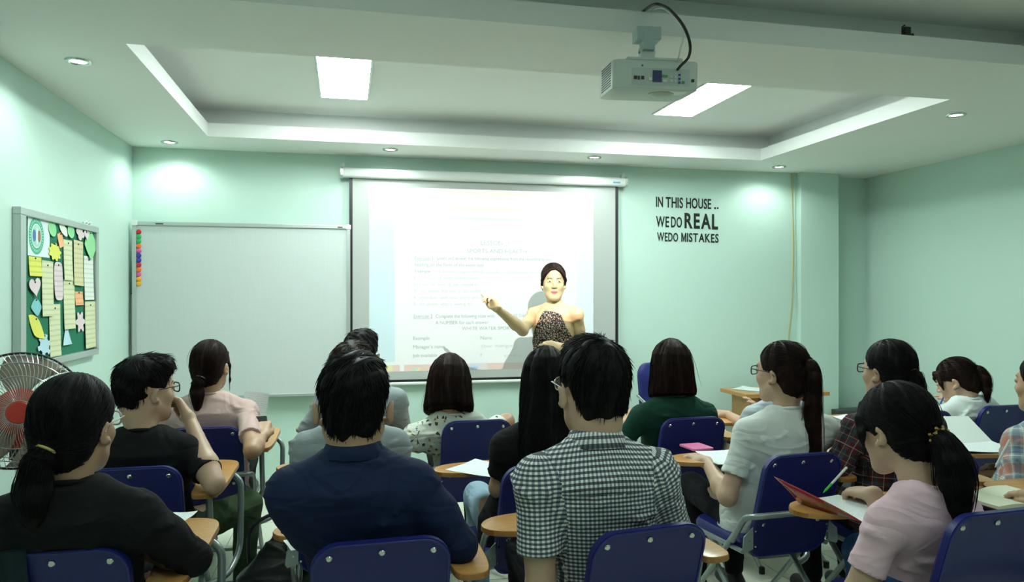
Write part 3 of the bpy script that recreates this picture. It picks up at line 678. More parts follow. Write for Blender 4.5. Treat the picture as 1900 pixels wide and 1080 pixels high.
    def sample(s, p):
        q = (p-s.lo)/s.h; q = np.clip(q, 0, np.array(s.n)-1.001); i = q.astype(int); f = q-i; r = 0
        for a in (0, 1):
            for b in (0, 1):
                for c in (0, 1):
                    w = (f[:, 0] if a else 1-f[:, 0])*(f[:, 1] if b else 1-f[:, 1])*(f[:, 2] if c else 1-f[:, 2]); r = r+w*s.G[i[:, 0]+a, i[:, 1]+b, i[:, 2]+c]
        return r
    def grad(s, p):
        e = s.h; g = np.stack([s.sample(p+np.eye(3)[i]*e)-s.sample(p-np.eye(3)[i]*e) for i in range(3)], 1); return g/(np.linalg.norm(g, axis=1, keepdims=True)+1e-9)
def smooth_verts(V, Qd, it=1, lam=.5):
    for _ in range(it):
        acc = np.zeros_like(V); cnt = np.zeros(len(V))
        for i in range(4):
            a, b = Qd[:, i], Qd[:, (i+1) % 4]; np.add.at(acc, a, V[b]); np.add.at(acc, b, V[a]); np.add.at(cnt, a, 1); np.add.at(cnt, b, 1)
        V = V*(1-lam)+lam*acc/np.maximum(cnt, 1)[:, None]
    return V
def quads_to_mesh(name, V, Qd, mi=None, uv=None, corner_uv=None):
    me = bpy.data.meshes.new(name); nq = len(Qd); me.vertices.add(len(V)); me.vertices.foreach_set('co', np.asarray(V, 'f').ravel())
    me.loops.add(nq*4); me.loops.foreach_set('vertex_index', Qd.astype('i4').ravel()); me.polygons.add(nq)
    me.polygons.foreach_set('loop_start', np.arange(0, nq*4, 4, dtype='i4')); me.polygons.foreach_set('loop_total', np.full(nq, 4, 'i4'))
    if mi is not None: me.polygons.foreach_set('material_index', mi.astype('i4'))
    if corner_uv is not None: l = me.uv_layers.new(name='UVMap'); l.data.foreach_set('uv', corner_uv.astype('f').ravel())
    me.polygons.foreach_set('use_smooth', np.ones(nq, bool)); me.update(calc_edges=True); return me
class Acc:
    """several grids gathered into one mesh"""
    def __init__(s): s.V = []; s.Q = []; s.M = []; s.n = 0
    def add(s, V, Qd, mi=0): s.V.append(V); s.Q.append(Qd+s.n); s.M.append(np.full(len(Qd), mi) if np.isscalar(mi) else mi); s.n += len(V)
    def mesh(s, name): return quads_to_mesh(name, np.concatenate(s.V), np.concatenate(s.Q), np.concatenate(s.M))
def folds(V, seed, amp=.004, freq=9, dirv=(0, 0, 1)):
    """cloth folds: warped ridges"""
    r = np.random.RandomState(seed); d = np.zeros(len(V)); 
    w = sum(np.sin(V @ (r.randn(3)*7)+r.rand()*6)*.6 for _ in range(4))
    for i in range(5):
        k = r.randn(3)*freq*.55+np.array(dirv)*freq*r.uniform(.6, 1.8); ph = r.rand()*6
        q = np.sin(V @ k+ph+w*1.3); d += (1-np.abs(q))**2.2*(.5+.5*np.sin(V @ (r.randn(3)*5)+r.rand()*6))
    return amp*(d-.9)
def vnormals(V, Qd):
    n = np.cross(V[Qd[:, 2]]-V[Qd[:, 0]], V[Qd[:, 3]]-V[Qd[:, 1]]); N_ = np.zeros_like(V)
    for i in range(4): np.add.at(N_, Qd[:, i], n)
    return N_/(np.linalg.norm(N_, axis=1, keepdims=True)+1e-12)
def strand_mesh(name, P_, rad, taper=.15):
    """P_: strands x points x 3, as three-sided tapering tubes"""
    n, m, _ = P_.shape; T = np.gradient(P_, axis=1); T /= np.linalg.norm(T, axis=2, keepdims=True)+1e-9
    ref = np.array([.3, .2, .93]); U_ = np.cross(T, ref); U_ /= np.linalg.norm(U_, axis=2, keepdims=True)+1e-9; W_ = np.cross(T, U_)
    r = (rad if np.ndim(rad) else np.full(n, rad))[:, None, None]*np.interp(np.linspace(0, 1, m), [0, .15, .6, 1], [.6, 1, .9, taper])[None, :, None]
    vs = np.stack([P_+r*(U_*math.cos(a)+W_*math.sin(a)) for a in (0, 2.094, 4.189)], 2)      # n m 3 3
    idx = np.arange(n*m*3).reshape(n, m, 3); f = []
    for k in range(3):
        k2 = (k+1) % 3; f.append(np.stack([idx[:, :-1, k], idx[:, 1:, k], idx[:, 1:, k2], idx[:, :-1, k2]], -1).reshape(-1, 4))
    return quads_to_mesh(name, vs.reshape(-1, 3), np.concatenate(f)[:, ::-1])
# ------------------------------------------------------------------ materials for people
def skin(name, c): 
    m = mat(name, c, .48, bump=.12, bscale=300, var=.05, vscale=18)
    b = m.node_tree.nodes['Principled BSDF']; b.inputs['Subsurface Weight'].default_value = .08; b.inputs['Subsurface Radius'].default_value = (.01, .004, .002); return m
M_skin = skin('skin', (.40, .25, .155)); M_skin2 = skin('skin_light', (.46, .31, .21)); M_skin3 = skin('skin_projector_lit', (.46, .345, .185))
M_lip = mat('lips', (.50, .10, .12), .35); M_eye = mat('eye_white', (.75, .75, .72), .2); M_iris = mat('iris', (.02, .012, .008), .15); M_brow = mat('eyebrow', (.03, .02, .015), .7)
def hairmat(name, c, c2):
    m = mat(name, c, .55, spec=.10); N, L = nt(m); b = N['Principled BSDF']; tc = N.new('ShaderNodeTexCoord')
    n = N.new('ShaderNodeTexNoise'); n.inputs['Scale'].default_value = 40; L.new(tc.outputs['Object'], n.inputs[0])
    r = N.new('ShaderNodeValToRGB'); r.color_ramp.elements[0].color = (*c, 1); r.color_ramp.elements[1].color = (*c2, 1); r.color_ramp.elements[0].position = .42; r.color_ramp.elements[1].position = .75
    L.new(n.outputs[0], r.inputs[0]); L.new(r.outputs[0], b.inputs['Base Color']); b.inputs['Anisotropic'].default_value = .3
    return m
M_hair = hairmat('black_hair', (.0045, .005, .005), (.009, .008, .008)); M_hairb = hairmat('dark_brown_hair', (.010, .005, .004), (.022, .010, .008)); M_hairc = hairmat('brown_hair', (.014, .008, .005), (.032, .018, .010))
def cloth(name, c, rough=.85, bump=.5, bs=700, var=.05, sheen=.0):
    m = mat(name, c, rough, bump=bump, bscale=bs, var=var, vscale=14, sheen=sheen, spec=.2); N, L = nt(m)
    if 'wrinkle' not in N:      # soft creases of worn cloth
        fine_ = N['Principled BSDF'].inputs['Normal'].links[0].from_node; tc = N.new('ShaderNodeTexCoord'); mp = N.new('ShaderNodeMapping'); mp.inputs['Rotation'].default_value = (.3, .5, .2); mp.inputs['Scale'].default_value = (1, 1, 1.9); L.new(tc.outputs['Object'], mp.inputs[0])
        n = N.new('ShaderNodeTexNoise'); n.name = 'wrinkle'; n.inputs['Scale'].default_value = 4.5; n.inputs['Detail'].default_value = 1.2; n.inputs['Distortion'].default_value = 1.1; L.new(mp.outputs[0], n.inputs[0])
        a_ = N.new('ShaderNodeMath'); a_.operation = 'PINGPONG'; a_.inputs[1].default_value = .12; L.new(n.outputs[0], a_.inputs[0]); w = N.new('ShaderNodeBump'); w.inputs['Strength'].default_value = .42; w.inputs['Distance'].default_value = .06; L.new(a_.outputs[0], w.inputs['Height']); L.new(w.outputs[0], fine_.inputs['Normal'])
    return m
M_blackcloth = cloth('black_jersey', (.0065, .0075, .0085)); M_navy = cloth('navy_cotton', (.0065, .0145, .050), .75); M_pinkb = cloth('dusty_pink_cotton', (.52, .38, .35)); M_pinkt = cloth('pink_jersey', (.66, .47, .53))
M_grey = cloth('grey_jersey', (.28, .33, .34)); M_whitet = cloth('white_jersey', (.60, .66, .62)); M_whiteb = cloth('white_cotton', (.62, .70, .68)); M_greent = cloth('dark_green_jersey', (.006, .040, .026)); M_greyl = cloth('pale_grey_jersey', (.32, .38, .40))
M_jeans = cloth('light_denim', (.28, .42, .52), var=.2); M_olive = cloth('olive_trousers', (.035, .065, .030)); M_dark = cloth('dark_trousers', (.006, .007, .010)); M_denim = cloth('blue_denim', (.03, .08, .20)); M_cloth_d = cloth('dark_teal_cloth', (.014, .030, .036))
M_shoe = mat('shoe_dark', (.02, .02, .022), .5); M_shoer = mat('shoe_red', (.35, .03, .06), .5); M_shoel = mat('shoe_pale', (.50, .46, .40), .5)
def uvnode(N): u = N.new('ShaderNodeUVMap'); u.uv_map = 'UVMap'; return u.outputs[0]
def nmath(N, L, op, a, b=None, clamp=False):
    n = N.new('ShaderNodeMath'); n.operation = op; n.use_clamp = clamp
    for i, v in enumerate((a, b)):
        if v is None: continue
        if isinstance(v, (int, float)): n.inputs[i].default_value = v
        else: L.new(v, n.inputs[i])
    return n.outputs[0]
def stripe(N, L, x, period, lo, hi): 
    f = nmath(N, L, 'FRACT', nmath(N, L, 'ADD', nmath(N, L, 'DIVIDE', x, period), 50)); return nmath(N, L, 'MULTIPLY', nmath(N, L, 'GREATER_THAN', f, lo), nmath(N, L, 'LESS_THAN', f, hi))
def mixc(N, L, fac, a, b):
    m = N.new('ShaderNodeMix'); m.data_type = 'RGBA'; 
    if isinstance(fac, (int, float)): m.inputs[0].default_value = fac
    else: L.new(fac, m.inputs[0])
    for i, v in ((6, a), (7, b)):
        if isinstance(v, tuple): m.inputs[i].default_value = (*v, 1)
        else: L.new(v, m.inputs[i])
    return m.outputs[2]
def check_mat(name, base, layers):
    """layers: (axis 'u'|'v'|'x' both ways, period, lo, hi, colour, strength)"""
    m = cloth(name, base); N, L = nt(m); b = N['Principled BSDF']; uv = uvnode(N); s = N.new('ShaderNodeSeparateXYZ'); L.new(uv, s.inputs[0]); c = base
    for ax, per, lo, hi, col, st in layers:
        for a in ((ax,) if ax in 'uv' else ('u', 'v')): c = mixc(N, L, nmath(N, L, 'MULTIPLY', stripe(N, L, s.outputs['X' if a == 'u' else 'Y'], per, lo, hi), st), c, col)
    L.new(c, b.inputs['Base Color']); return m
M_check = check_mat('gingham_cotton', (.74, .80, .76), [('u', .0122, 0, .5, (.03, .05, .12), .66), ('v', .0122, 0, .5, (.005, .009, .028), .82)])
M_plaid = check_mat('red_plaid_flannel', (.11, .018, .026), [('x', .10, .0, .38, (.012, .03, .035), .62), ('x', .10, .5, .62, (.02, .09, .09), .5), ('x', .10, .80, .83, (.5, .5, .42), .5), ('x', .10, .44, .46, (.5, .45, .30), .45), ('x', .10, .18, .2, (.25, .3, .2), .4)])
M_plaid2 = check_mat('pale_plaid_flannel', (.36, .42, .40), [('x', .12, 0, .30, (.50, .12, .06), .45), ('x', .12, .42, .62, (.05, .12, .22), .5), ('x', .12, .70, .73, (.7, .75, .72), .6), ('x', .12, .35, .37, (.7, .75, .72), .6), ('x', .12, .84, .94, (.10, .22, .28), .4)])
def motif_mat(name, base, spots, scale, th, dist=.35, colrough=.85):
    m = cloth(name, base); N, L = nt(m); b = N['Principled BSDF']; uv = uvnode(N); c = base
    nz = N.new('ShaderNodeTexNoise'); nz.inputs['Scale'].default_value = scale*2.2; L.new(uv, nz.inputs[0])
    mx = N.new('ShaderNodeVectorMath'); mx.operation = 'SCALE'; mx.inputs['Scale'].default_value = dist/scale; L.new(nz.outputs['Color'], mx.inputs[0])
    ad = N.new('ShaderNodeVectorMath'); L.new(uv, ad.inputs[0]); L.new(mx.outputs[0], ad.inputs[1])
    for i, col in enumerate(spots):
        of = N.new('ShaderNodeVectorMath'); L.new(ad.outputs[0], of.inputs[0]); of.inputs[1].default_value = (i*.37, i*.21, 0)
        v = N.new('ShaderNodeTexVoronoi'); v.voronoi_dimensions = '2D'; v.inputs['Scale'].default_value = scale; v.inputs['Randomness'].default_value = .8; L.new(of.outputs[0], v.inputs['Vector'])
        n2 = N.new('ShaderNodeTexNoise'); n2.inputs['Scale'].default_value = scale*5; L.new(uv, n2.inputs[0])
        f = nmath(N, L, 'LESS_THAN', nmath(N, L, 'ADD', v.outputs['Distance'], nmath(N, L, 'MULTIPLY', nmath(N, L, 'SUBTRACT', n2.outputs[0], .5), 1.6*th)), th)
        c = mixc(N, L, f, c, col)
    L.new(c, b.inputs['Base Color']); return m
M_butter = motif_mat('butterfly_print_cotton', (.60, .66, .58), [(.10, .07, .04), (.34, .22, .08), (.05, .05, .05)], 17, .115, .5)
M_floral = motif_mat('floral_print_cloth', (.012, .011, .016), [(.50, .44, .33), (.30, .17, .11), (.10, .11, .08)], 62, .24, .6)

# ------------------------------------------------------------------ anatomy
def V3(*a): return np.array(a, 'f8')
def rotm(yaw, pitch=0, roll=0): return np.array(Matrix.Rotation(yaw, 3, 'Z') @ Matrix.Rotation(pitch, 3, 'X') @ Matrix.Rotation(roll, 3, 'Y'))
def head_grid(neck_to, male, h, s, face=True, nr=.055):
    ex = .011 if male else 0
    """head in its own space: origin between the ears, +Y the face, +Z up; neck_to: neck base in head space"""
    f = Fld((-.13*s, -.15*s, min(-.19*s, neck_to[2]-.05)), (.13*s, .15*s, .15*s), h)
    E = lambda c, r, k=.012, mode='+': f.ell([q*s for q in c], [q*s for q in r], k, mode)
    K = lambda a, b, ra, rb, k=.012, mode='+', flat=None: f.cap([q*s for q in a], [q*s for q in b], ra*s, rb*s, k, mode, flat)
    E((0, -.012, .035), (.075, .094, .086), .02)
    E((0, .022, -.02), (.063, .070, .085), .03); E((0, .045, -.072), (.044, .042, .040), .03)
    K((0, .074, -.100), (0, .070, -.103), .017, .017, .022)
    for x in (-1, 1):
        jw = .056 if male else .051; K((x*jw, -.002, -.052), (x*.018, .064, -.098), .018, .015, .028)
        E((x*.036, .062, -.026), (.024, .024, .022), .022)
    K((-.028, .082, .030), (.028, .082, .030), .010, .010, .02)
    if face:
        for x in (-1, 1): E((x*.031, .102, .008), (.018, .019, .012), .012, '-')
        K((0, .088, .012), (0, .108, -.026), .0065, .0105, .012)
        for x in (-1, 1): E((x*.012, .099, -.030), (.008, .010, .007), .006)
        E((0, .0885, -.0580), (.023, .011, .0058), .004); E((0, .0865, -.0675), (.018, .011, .0062), .004)
        K((-.020, .1005, -.0628), (.020, .1005, -.0628), .0011, .0011, .0015, '-')
        for x in (-1, 1):       # lids
            E((x*.031, .0865, .008), (.0155, .010, .0105), .004)
            E((x*.031, .0975, .0065), (.0115, .008, .0032), .003, '-')
    for x in (-1, 1):
        R = Matrix.Rotation(x*(-.65 if male else -.35), 3, 'Z') @ Matrix.Rotation(-.18, 3, 'X'); R = [[R[i][j] for j in range(3)] for i in range(3)]
        f.ell((x*(.0785+ex)*s, -.012*s, -.012*s), (.0068*s, .0165*s, .029*s), .005, '+', R); f.ell((x*(.0845+ex)*s, -.003*s, -.010*s), (.0055*s, .009*s, .017*s), .004, '-', R)
        E((x*.076, .004, -.034), (.007, .008, .010), .006)
    nb = np.array(neck_to); f.cap((0, -.028*s, -.045*s), nb, nr*s*.98, nr*s*1.02, .03); f.cap((0, -.035*s, 0), (0, -.03*s, -.07*s), nr*s, nr*s, .03)
    return f
def hand_prims(w, d, n, side, curl=.5, mode='rest', sc=1.0):
    """wrist point, direction of the palm, palm normal (the side the palm faces); returns capsules a, b, ra, rb"""
    w = np.array(w, 'f8'); d = np.array(d, 'f8'); d /= np.linalg.norm(d); n = np.array(n, 'f8'); n -= d*(n@d); n /= np.linalg.norm(n)
    t = np.cross(d, n)*side                 # towards the thumb
    L = []; pl = .085*sc
    for i, q in enumerate((-.032, -.011, .011, .031)):    # little .. index
        kb = w+d*(pl+(.006 if i in (1, 2) else 0)-(.008 if i == 0 else 0))+t*q*sc; L.append((w+t*q*.55*sc+d*.012, kb, .0155*sc, .0112*sc, .02))
        ln = (.052, .066, .072, .064)[i]*sc; c = curl
        if mode == 'point': c = .04 if i == 3 else 1.15
        if mode == 'pen': c = (.95, .85, .7, .55)[i]
        a = 0; p = kb; r0 = .0088*sc
        for j, fr in enumerate((.48, .30, .22)):
            a += c*(.55, .95, .6)[j]; q2 = p+(d*math.cos(a)+n*math.sin(a))*ln*fr+t*(q*.12*sc if c < .3 else -q*.10*sc); L.append((p, q2, r0, r0*.93, .005)); p = q2; r0 *= .93
    b = w+d*.018*sc+t*.020*sc; tc = {'point': .9, 'pen': .9}.get(mode, .35)
    m = b+(d*.62+t*.55+n*.35)*.042*sc; e = m+(d*(.9-.2*tc)+t*(.25-tc*.7)+n*.35*tc)*.032*sc; g = e+(d*(.9)+t*(-.15-tc*.5)+n*.3*tc)*.026*sc
    L += [(b, m, .016*sc, .0115*sc, .018), (m, e, .0112*sc, .0098*sc, .006), (e, g, .0098*sc, .0082*sc, .006)]
    return L
def ik(s, w, l1, l2, pole):
    s, w = np.array(s), np.array(w); v = w-s; D = np.linalg.norm(v); D2 = min(D, (l1+l2)*.995); u = v/D; w = s+u*D2
    a = (l1*l1-l2*l2+D2*D2)/(2*D2); hgt = math.sqrt(max(l1*l1-a*a, 0)); p = np.array(pole, 'f8'); p -= u*(p@u); p /= np.linalg.norm(p)+1e-9
    return s+u*a+p*hgt, w
def bbox(prims, pad):
    A = np.array([np.minimum(p[0], p[1])-max(p[2], p[3]) for p in prims]); B = np.array([np.maximum(p[0], p[1])+max(p[2], p[3]) for p in prims]); return A.min(0)-pad, B.max(0)+pad

# ------------------------------------------------------------------ hair
def hair_field(style, s, tie=None, tail=None, h=.0045, puff=0, locks=None):
    """hair volume in head space (before scaling by s)"""
    lo = [-.15, -.18, -.17]; hi = [.15, .15, .17]
    if tail is not None:
        T = np.array([q[:3] for q in tail]); lo = np.minimum(lo, T.min(0)-.06); hi = np.maximum(hi, T.max(0)+.06)
    if style == 'long': lo[2] = -.50; lo[1] = -.27
    if style == 'bob': lo[2] = -.22
    f = Fld(np.array(lo)*s, np.array(hi)*s, h*s)
    E = lambda c, r, k=.012, mode='+', R=None: f.ell([q*s for q in c], [q*s for q in r], k*s, mode, R)
    if style == 'short':
        E((0, -.014, .046), (.083+puff, .101+puff, .090+puff)); E((0, -.052, -.018), (.063, .056, .070), .03); E((.01, .045, .092), (.062, .062, .040), .03)
    elif style == 'tied':
        E((0, -.014, .042), (.082+puff, .103+puff, .090+puff)); E((0, -.050, -.010), (.072, .056, .072), .03); E((0, -.060, -.045), (.056, .044, .052), .03)
    elif style == 'bob':
        f.stack([[q*s for q in r] for r in ((-.150, 0, -.030, .106, .088), (-.10, 0, -.030, .110, .096), (-.04, 0, -.024, .101, .103), (.02, 0, -.018, .096, .106), (.07, 0, -.014, .085, .098), (.10, 0, -.012, .068, .08), (.125, 0, -.012, .040, .048), (.137, 0, -.012, .012, .015))], .012*s)
        f.cutplane((0, -.06*s, -.122*s), (0, -.25, -1), .01)
    elif style == 'long':
        f.stack([[q*s for q in r] for r in ((-.47, 0, -.150, .060, .022), (-.40, 0, -.152, .088, .034), (-.30, 0, -.140, .100, .044), (-.20, 0, -.110, .102, .058), (-.12, 0, -.070, .098, .074), (-.04, 0, -.026, .095, .102), (.03, 0, -.016, .090, .105), (.07, 0, -.012, .081, .098), (.10, 0, -.012, .066, .08), (.125, 0, -.012, .038, .048), (.136, 0, -.012, .012, .015))], .012*s)
    # face opening
    if style == 'short':
        f.stack([[q*s for q in r] for r in ((-.2, 0, .105, .10, .100), (-.055, 0, .10, .10, .096), (-.045, 0, .094, .10, .082), (.01, 0, .112, .10, .088), (.05, 0, .125, .085, .078), (.075, 0, .135, .06, .06))], .008*s, '-')
        for x in (-1, 1): E((x*.086, -.006, -.018), (.022, .025, .036), .006, '-')
        f.cutplane((0, -.06*s, -.098*s), (0, .45, -1), .02*s); f.cutplane((0, -.088*s, -.085*s), (0, -1, -.40), .03*s)
        for x in (-1, 1): f.cutplane((x*.046*s, -.05*s, -.088*s), (x, 0, -.75), .02*s)
        for x in (-1, 1): f.cutplane((x*.058*s, -.04*s, -.07*s), (x, 0, -.26), .012*s)
    elif style in ('tied',):
        f.stack([[q*s for q in r] for r in ((-.2, 0, .10, .10, .098), (-.04, 0, .10, .10, .092), (.01, 0, .112, .10, .088), (.05, 0, .122, .085, .078), (.072, 0, .125, .066, .066), (.092, 0, .125, .036, .052))], .008*s, '-')
        for x in (-1, 1): E((x*.086, -.004, -.020), (.022, .022, .032), .006, '-')
        f.cutplane((0, -.06*s, -.098*s), (0, .40, -1), .012*s)
    else:
        f.stack([[q*s for q in r] for r in ((-.6, 0, .12, .085, .105), (-.04, 0, .115, .078, .100), (.03, 0, .122, .072, .090), (.062, 0, .135, .05, .07))], .01*s, '-')
    for lk in (locks or []):
        for i in range(len(lk)-1): f.cap(np.array(lk[i][:3])*s, np.array(lk[i+1][:3])*s, lk[i][3]*s, lk[i+1][3]*s, .012*s, '+', ((1, 0, 0), .55))
    if tail is not None:
        T = [np.array(q[:3])*s for q in tail]; rr = [q[3]*s for q in tail]
        for i in range(len(T)-1): f.cap(T[i], T[i+1], rr[i], rr[i+1], .012*s)
    return f
def hair_strands(f, style, s, seed, n, tie=None, tail=None, rad=.0011, wild=1.0, length=None):
    r = np.random.RandomState(seed); P0 = []
    # roots on the surface of the cap
    d = r.randn(n*3, 3); d /= np.linalg.norm(d, axis=1, keepdims=True); p = d*np.array([.088, .106, .094])*s+np.array([0, -.014, .042])*s
    for _ in range(6): p = p-f.sample(p)[:, None]*f.grad(p)
    ok = (np.abs(f.sample(p)) < .002) & (p[:, 2] > (-.06 if style == 'short' else -.035 if style == 'tied' else -.02)*s); p = p[ok][:n]
    n = len(p); whorl = np.array([.012, -.055, .125])*s
    step = (.0075 if style == 'short' else .015)*s; m = 7 if style == 'short' else (22 if style == 'long' else 16 if style == 'tied' else 14)
    if length: m = length
    out = [p]; jit = r.randn(n, 3)*.20*wild; off = (r.rand(n)**2)*.004*wild*s*(1.8 if style == 'short' else 1)
    T = None if tail is None else np.array([q[:3] for q in tail])*s
    stage = np.zeros(n, int)
    for k in range(1, m):
        p = out[-1]; g = f.grad(p)
        if style == 'short': fd = (p-whorl); fd /= np.linalg.norm(fd, axis=1, keepdims=True)+1e-6; fd[:, 2] -= .35
        elif T is not None:
            tgt = T[np.minimum(stage, len(T)-1)]; dd = tgt-p; ds = np.linalg.norm(dd, axis=1); near = ds < (.024*s); stage = np.where(near, stage+1, stage); fd = dd/(ds[:, None]+1e-6)
        else: fd = np.tile([0, 0, -1.0], (n, 1)); top = p[:, 2] > .085*s; q = p-np.array([0, -.01, 0])*s; q[:, 2] = 0; q /= np.linalg.norm(q, axis=1, keepdims=True)+1e-6; q[:, 0] *= 1.6; fd[top] = q[top]*.9+fd[top]*.35
        fd = fd+jit*(.8 if style == 'short' else .28); fd = fd-g*(fd*g).sum(1, keepdims=True); fd /= np.linalg.norm(fd, axis=1, keepdims=True)+1e-6
        st_ = step*(np.clip((p[:, 2]/s+.085)/.07, .1, 1) if style == 'short' else (np.ones(n) if T is None else (stage < len(T)).astype(float)))[:, None]
        p2 = p+fd*st_; v = f.sample(p2); p2 = p2-np.clip(v-off*(k/m), -.008, .008)[:, None]*f.grad(p2)
        out.append(p2)
    out = np.stack(out, 1)
    if style in ('short', 'tied'):
        e_ = out[:, m//2:]/s; bad = ((np.abs(e_[..., 0]) > .055) & (e_[..., 2] < .016) & (e_[..., 2] > -.05) & (e_[..., 1] > -.038)).any(1); out = out[~bad]; p = out[:, 0]; n = len(out); jit = jit[~bad]
    if style == 'short':
        q = np.linspace(0, 1, m)[None, :, None]; out = out+q*q*(r.randn(n, 1, 3)*.0028*wild+f.grad(out[:, 0])[:, None]*(r.rand(n, 1, 1)**4*.008*wild))*s
    else:
        q = np.linspace(0, 1, m)[None, :, None]; fly = (r.rand(n, 1, 1) < .06)*wild; out = out+fly*q*(r.randn(n, 1, 3)*.007)*s
    return out, rad*s*(.6+.7*r.rand(n))
def tail_strands(tail, s, seed, n, wild=1.0):
    r = np.random.RandomState(seed+5); m = 16; C = np.array([list(v) for v in catmull([q[:3] for q in tail], 6)])*s; R0 = np.interp(np.linspace(0, len(tail)-1, len(C)), range(len(tail)), [q[3] for q in tail])*s
    T = np.gradient(C, axis=0); T /= np.linalg.norm(T, axis=1, keepdims=True)+1e-9; e1 = np.cross(T, [1, .1, .05]); e1 /= np.linalg.norm(e1, axis=1, keepdims=True)+1e-9; e2 = np.cross(T, e1)
    u = np.linspace(0, 1, m)[None, :]*(.72+.33*r.rand(n, 1)); idx = np.clip(u, 0, 1)*(len(C)-1); ex = np.maximum(u-1, 0)
    it = lambda A: np.stack([np.interp(idx.ravel(), np.arange(len(C)), A[:, k]).reshape(idx.shape) for k in range(3)], -1)
    a = r.rand(n, 1)*6.283+(u-.5)*r.randn(n, 1)*.5; q = (.93+.12*r.rand(n, 1)+(r.rand(n, 1) < .08)*u*.5*wild); rr = np.interp(idx.ravel(), np.arange(len(C)), np.maximum(R0, .012*s)).reshape(idx.shape)*q
    return it(C)+(it(e1)*np.cos(a)[..., None]+it(e2)*np.sin(a)[..., None])*rr[..., None]+it(T)*ex[..., None]*.15, .0010*s*(.6+.7*r.rand(n))

# ------------------------------------------------------------------ glasses
def glasses(parent, Rh, o, s, m, style='rim'):
    g = MB()
    def T(p): return Vector(Rh @ (np.array(p)*s)+o)
    for x in (-1, 1):
        pts = [T((x*.033+a, .108-abs(x*.033+a)*.12, .006+b)) for a, b in rrect(.050, .034, .012, 3)]
        g.tube(pts, .0016*s if style == 'thin' else .0026*s, 6, closed=True)
        g.tube([T((x*.058, .098, .012)), T((x*.074, .085, .014)), T((x*.080, .03, .010)), T((x*.082, -.006, .008)), T((x*.083, -.022, -.008))], .0018*s, 5)
    g.tube([T((-.009, .109, .008)), T((0, .111, .010)), T((.009, .109, .008))], .0018*s, 5)
    go = g.build('glasses', m, parent, smooth=True)
    l = MB()
    for x in (-1, 1):
        pts = [T((x*.033+a, .1075-abs(x*.033+a)*.12, .006+b)) for a, b in rrect(.048, .032, .011, 3)]; l.add(pts, [tuple(range(len(pts)))])
    l.build('lens', MATS.get('lens_glass') or lensmat(), go)
def lensmat():
    m = mat('lens_glass', (.9, .95, .95), .03, spec=.6); m.node_tree.nodes['Principled BSDF'].inputs['Alpha'].default_value = .12; return m

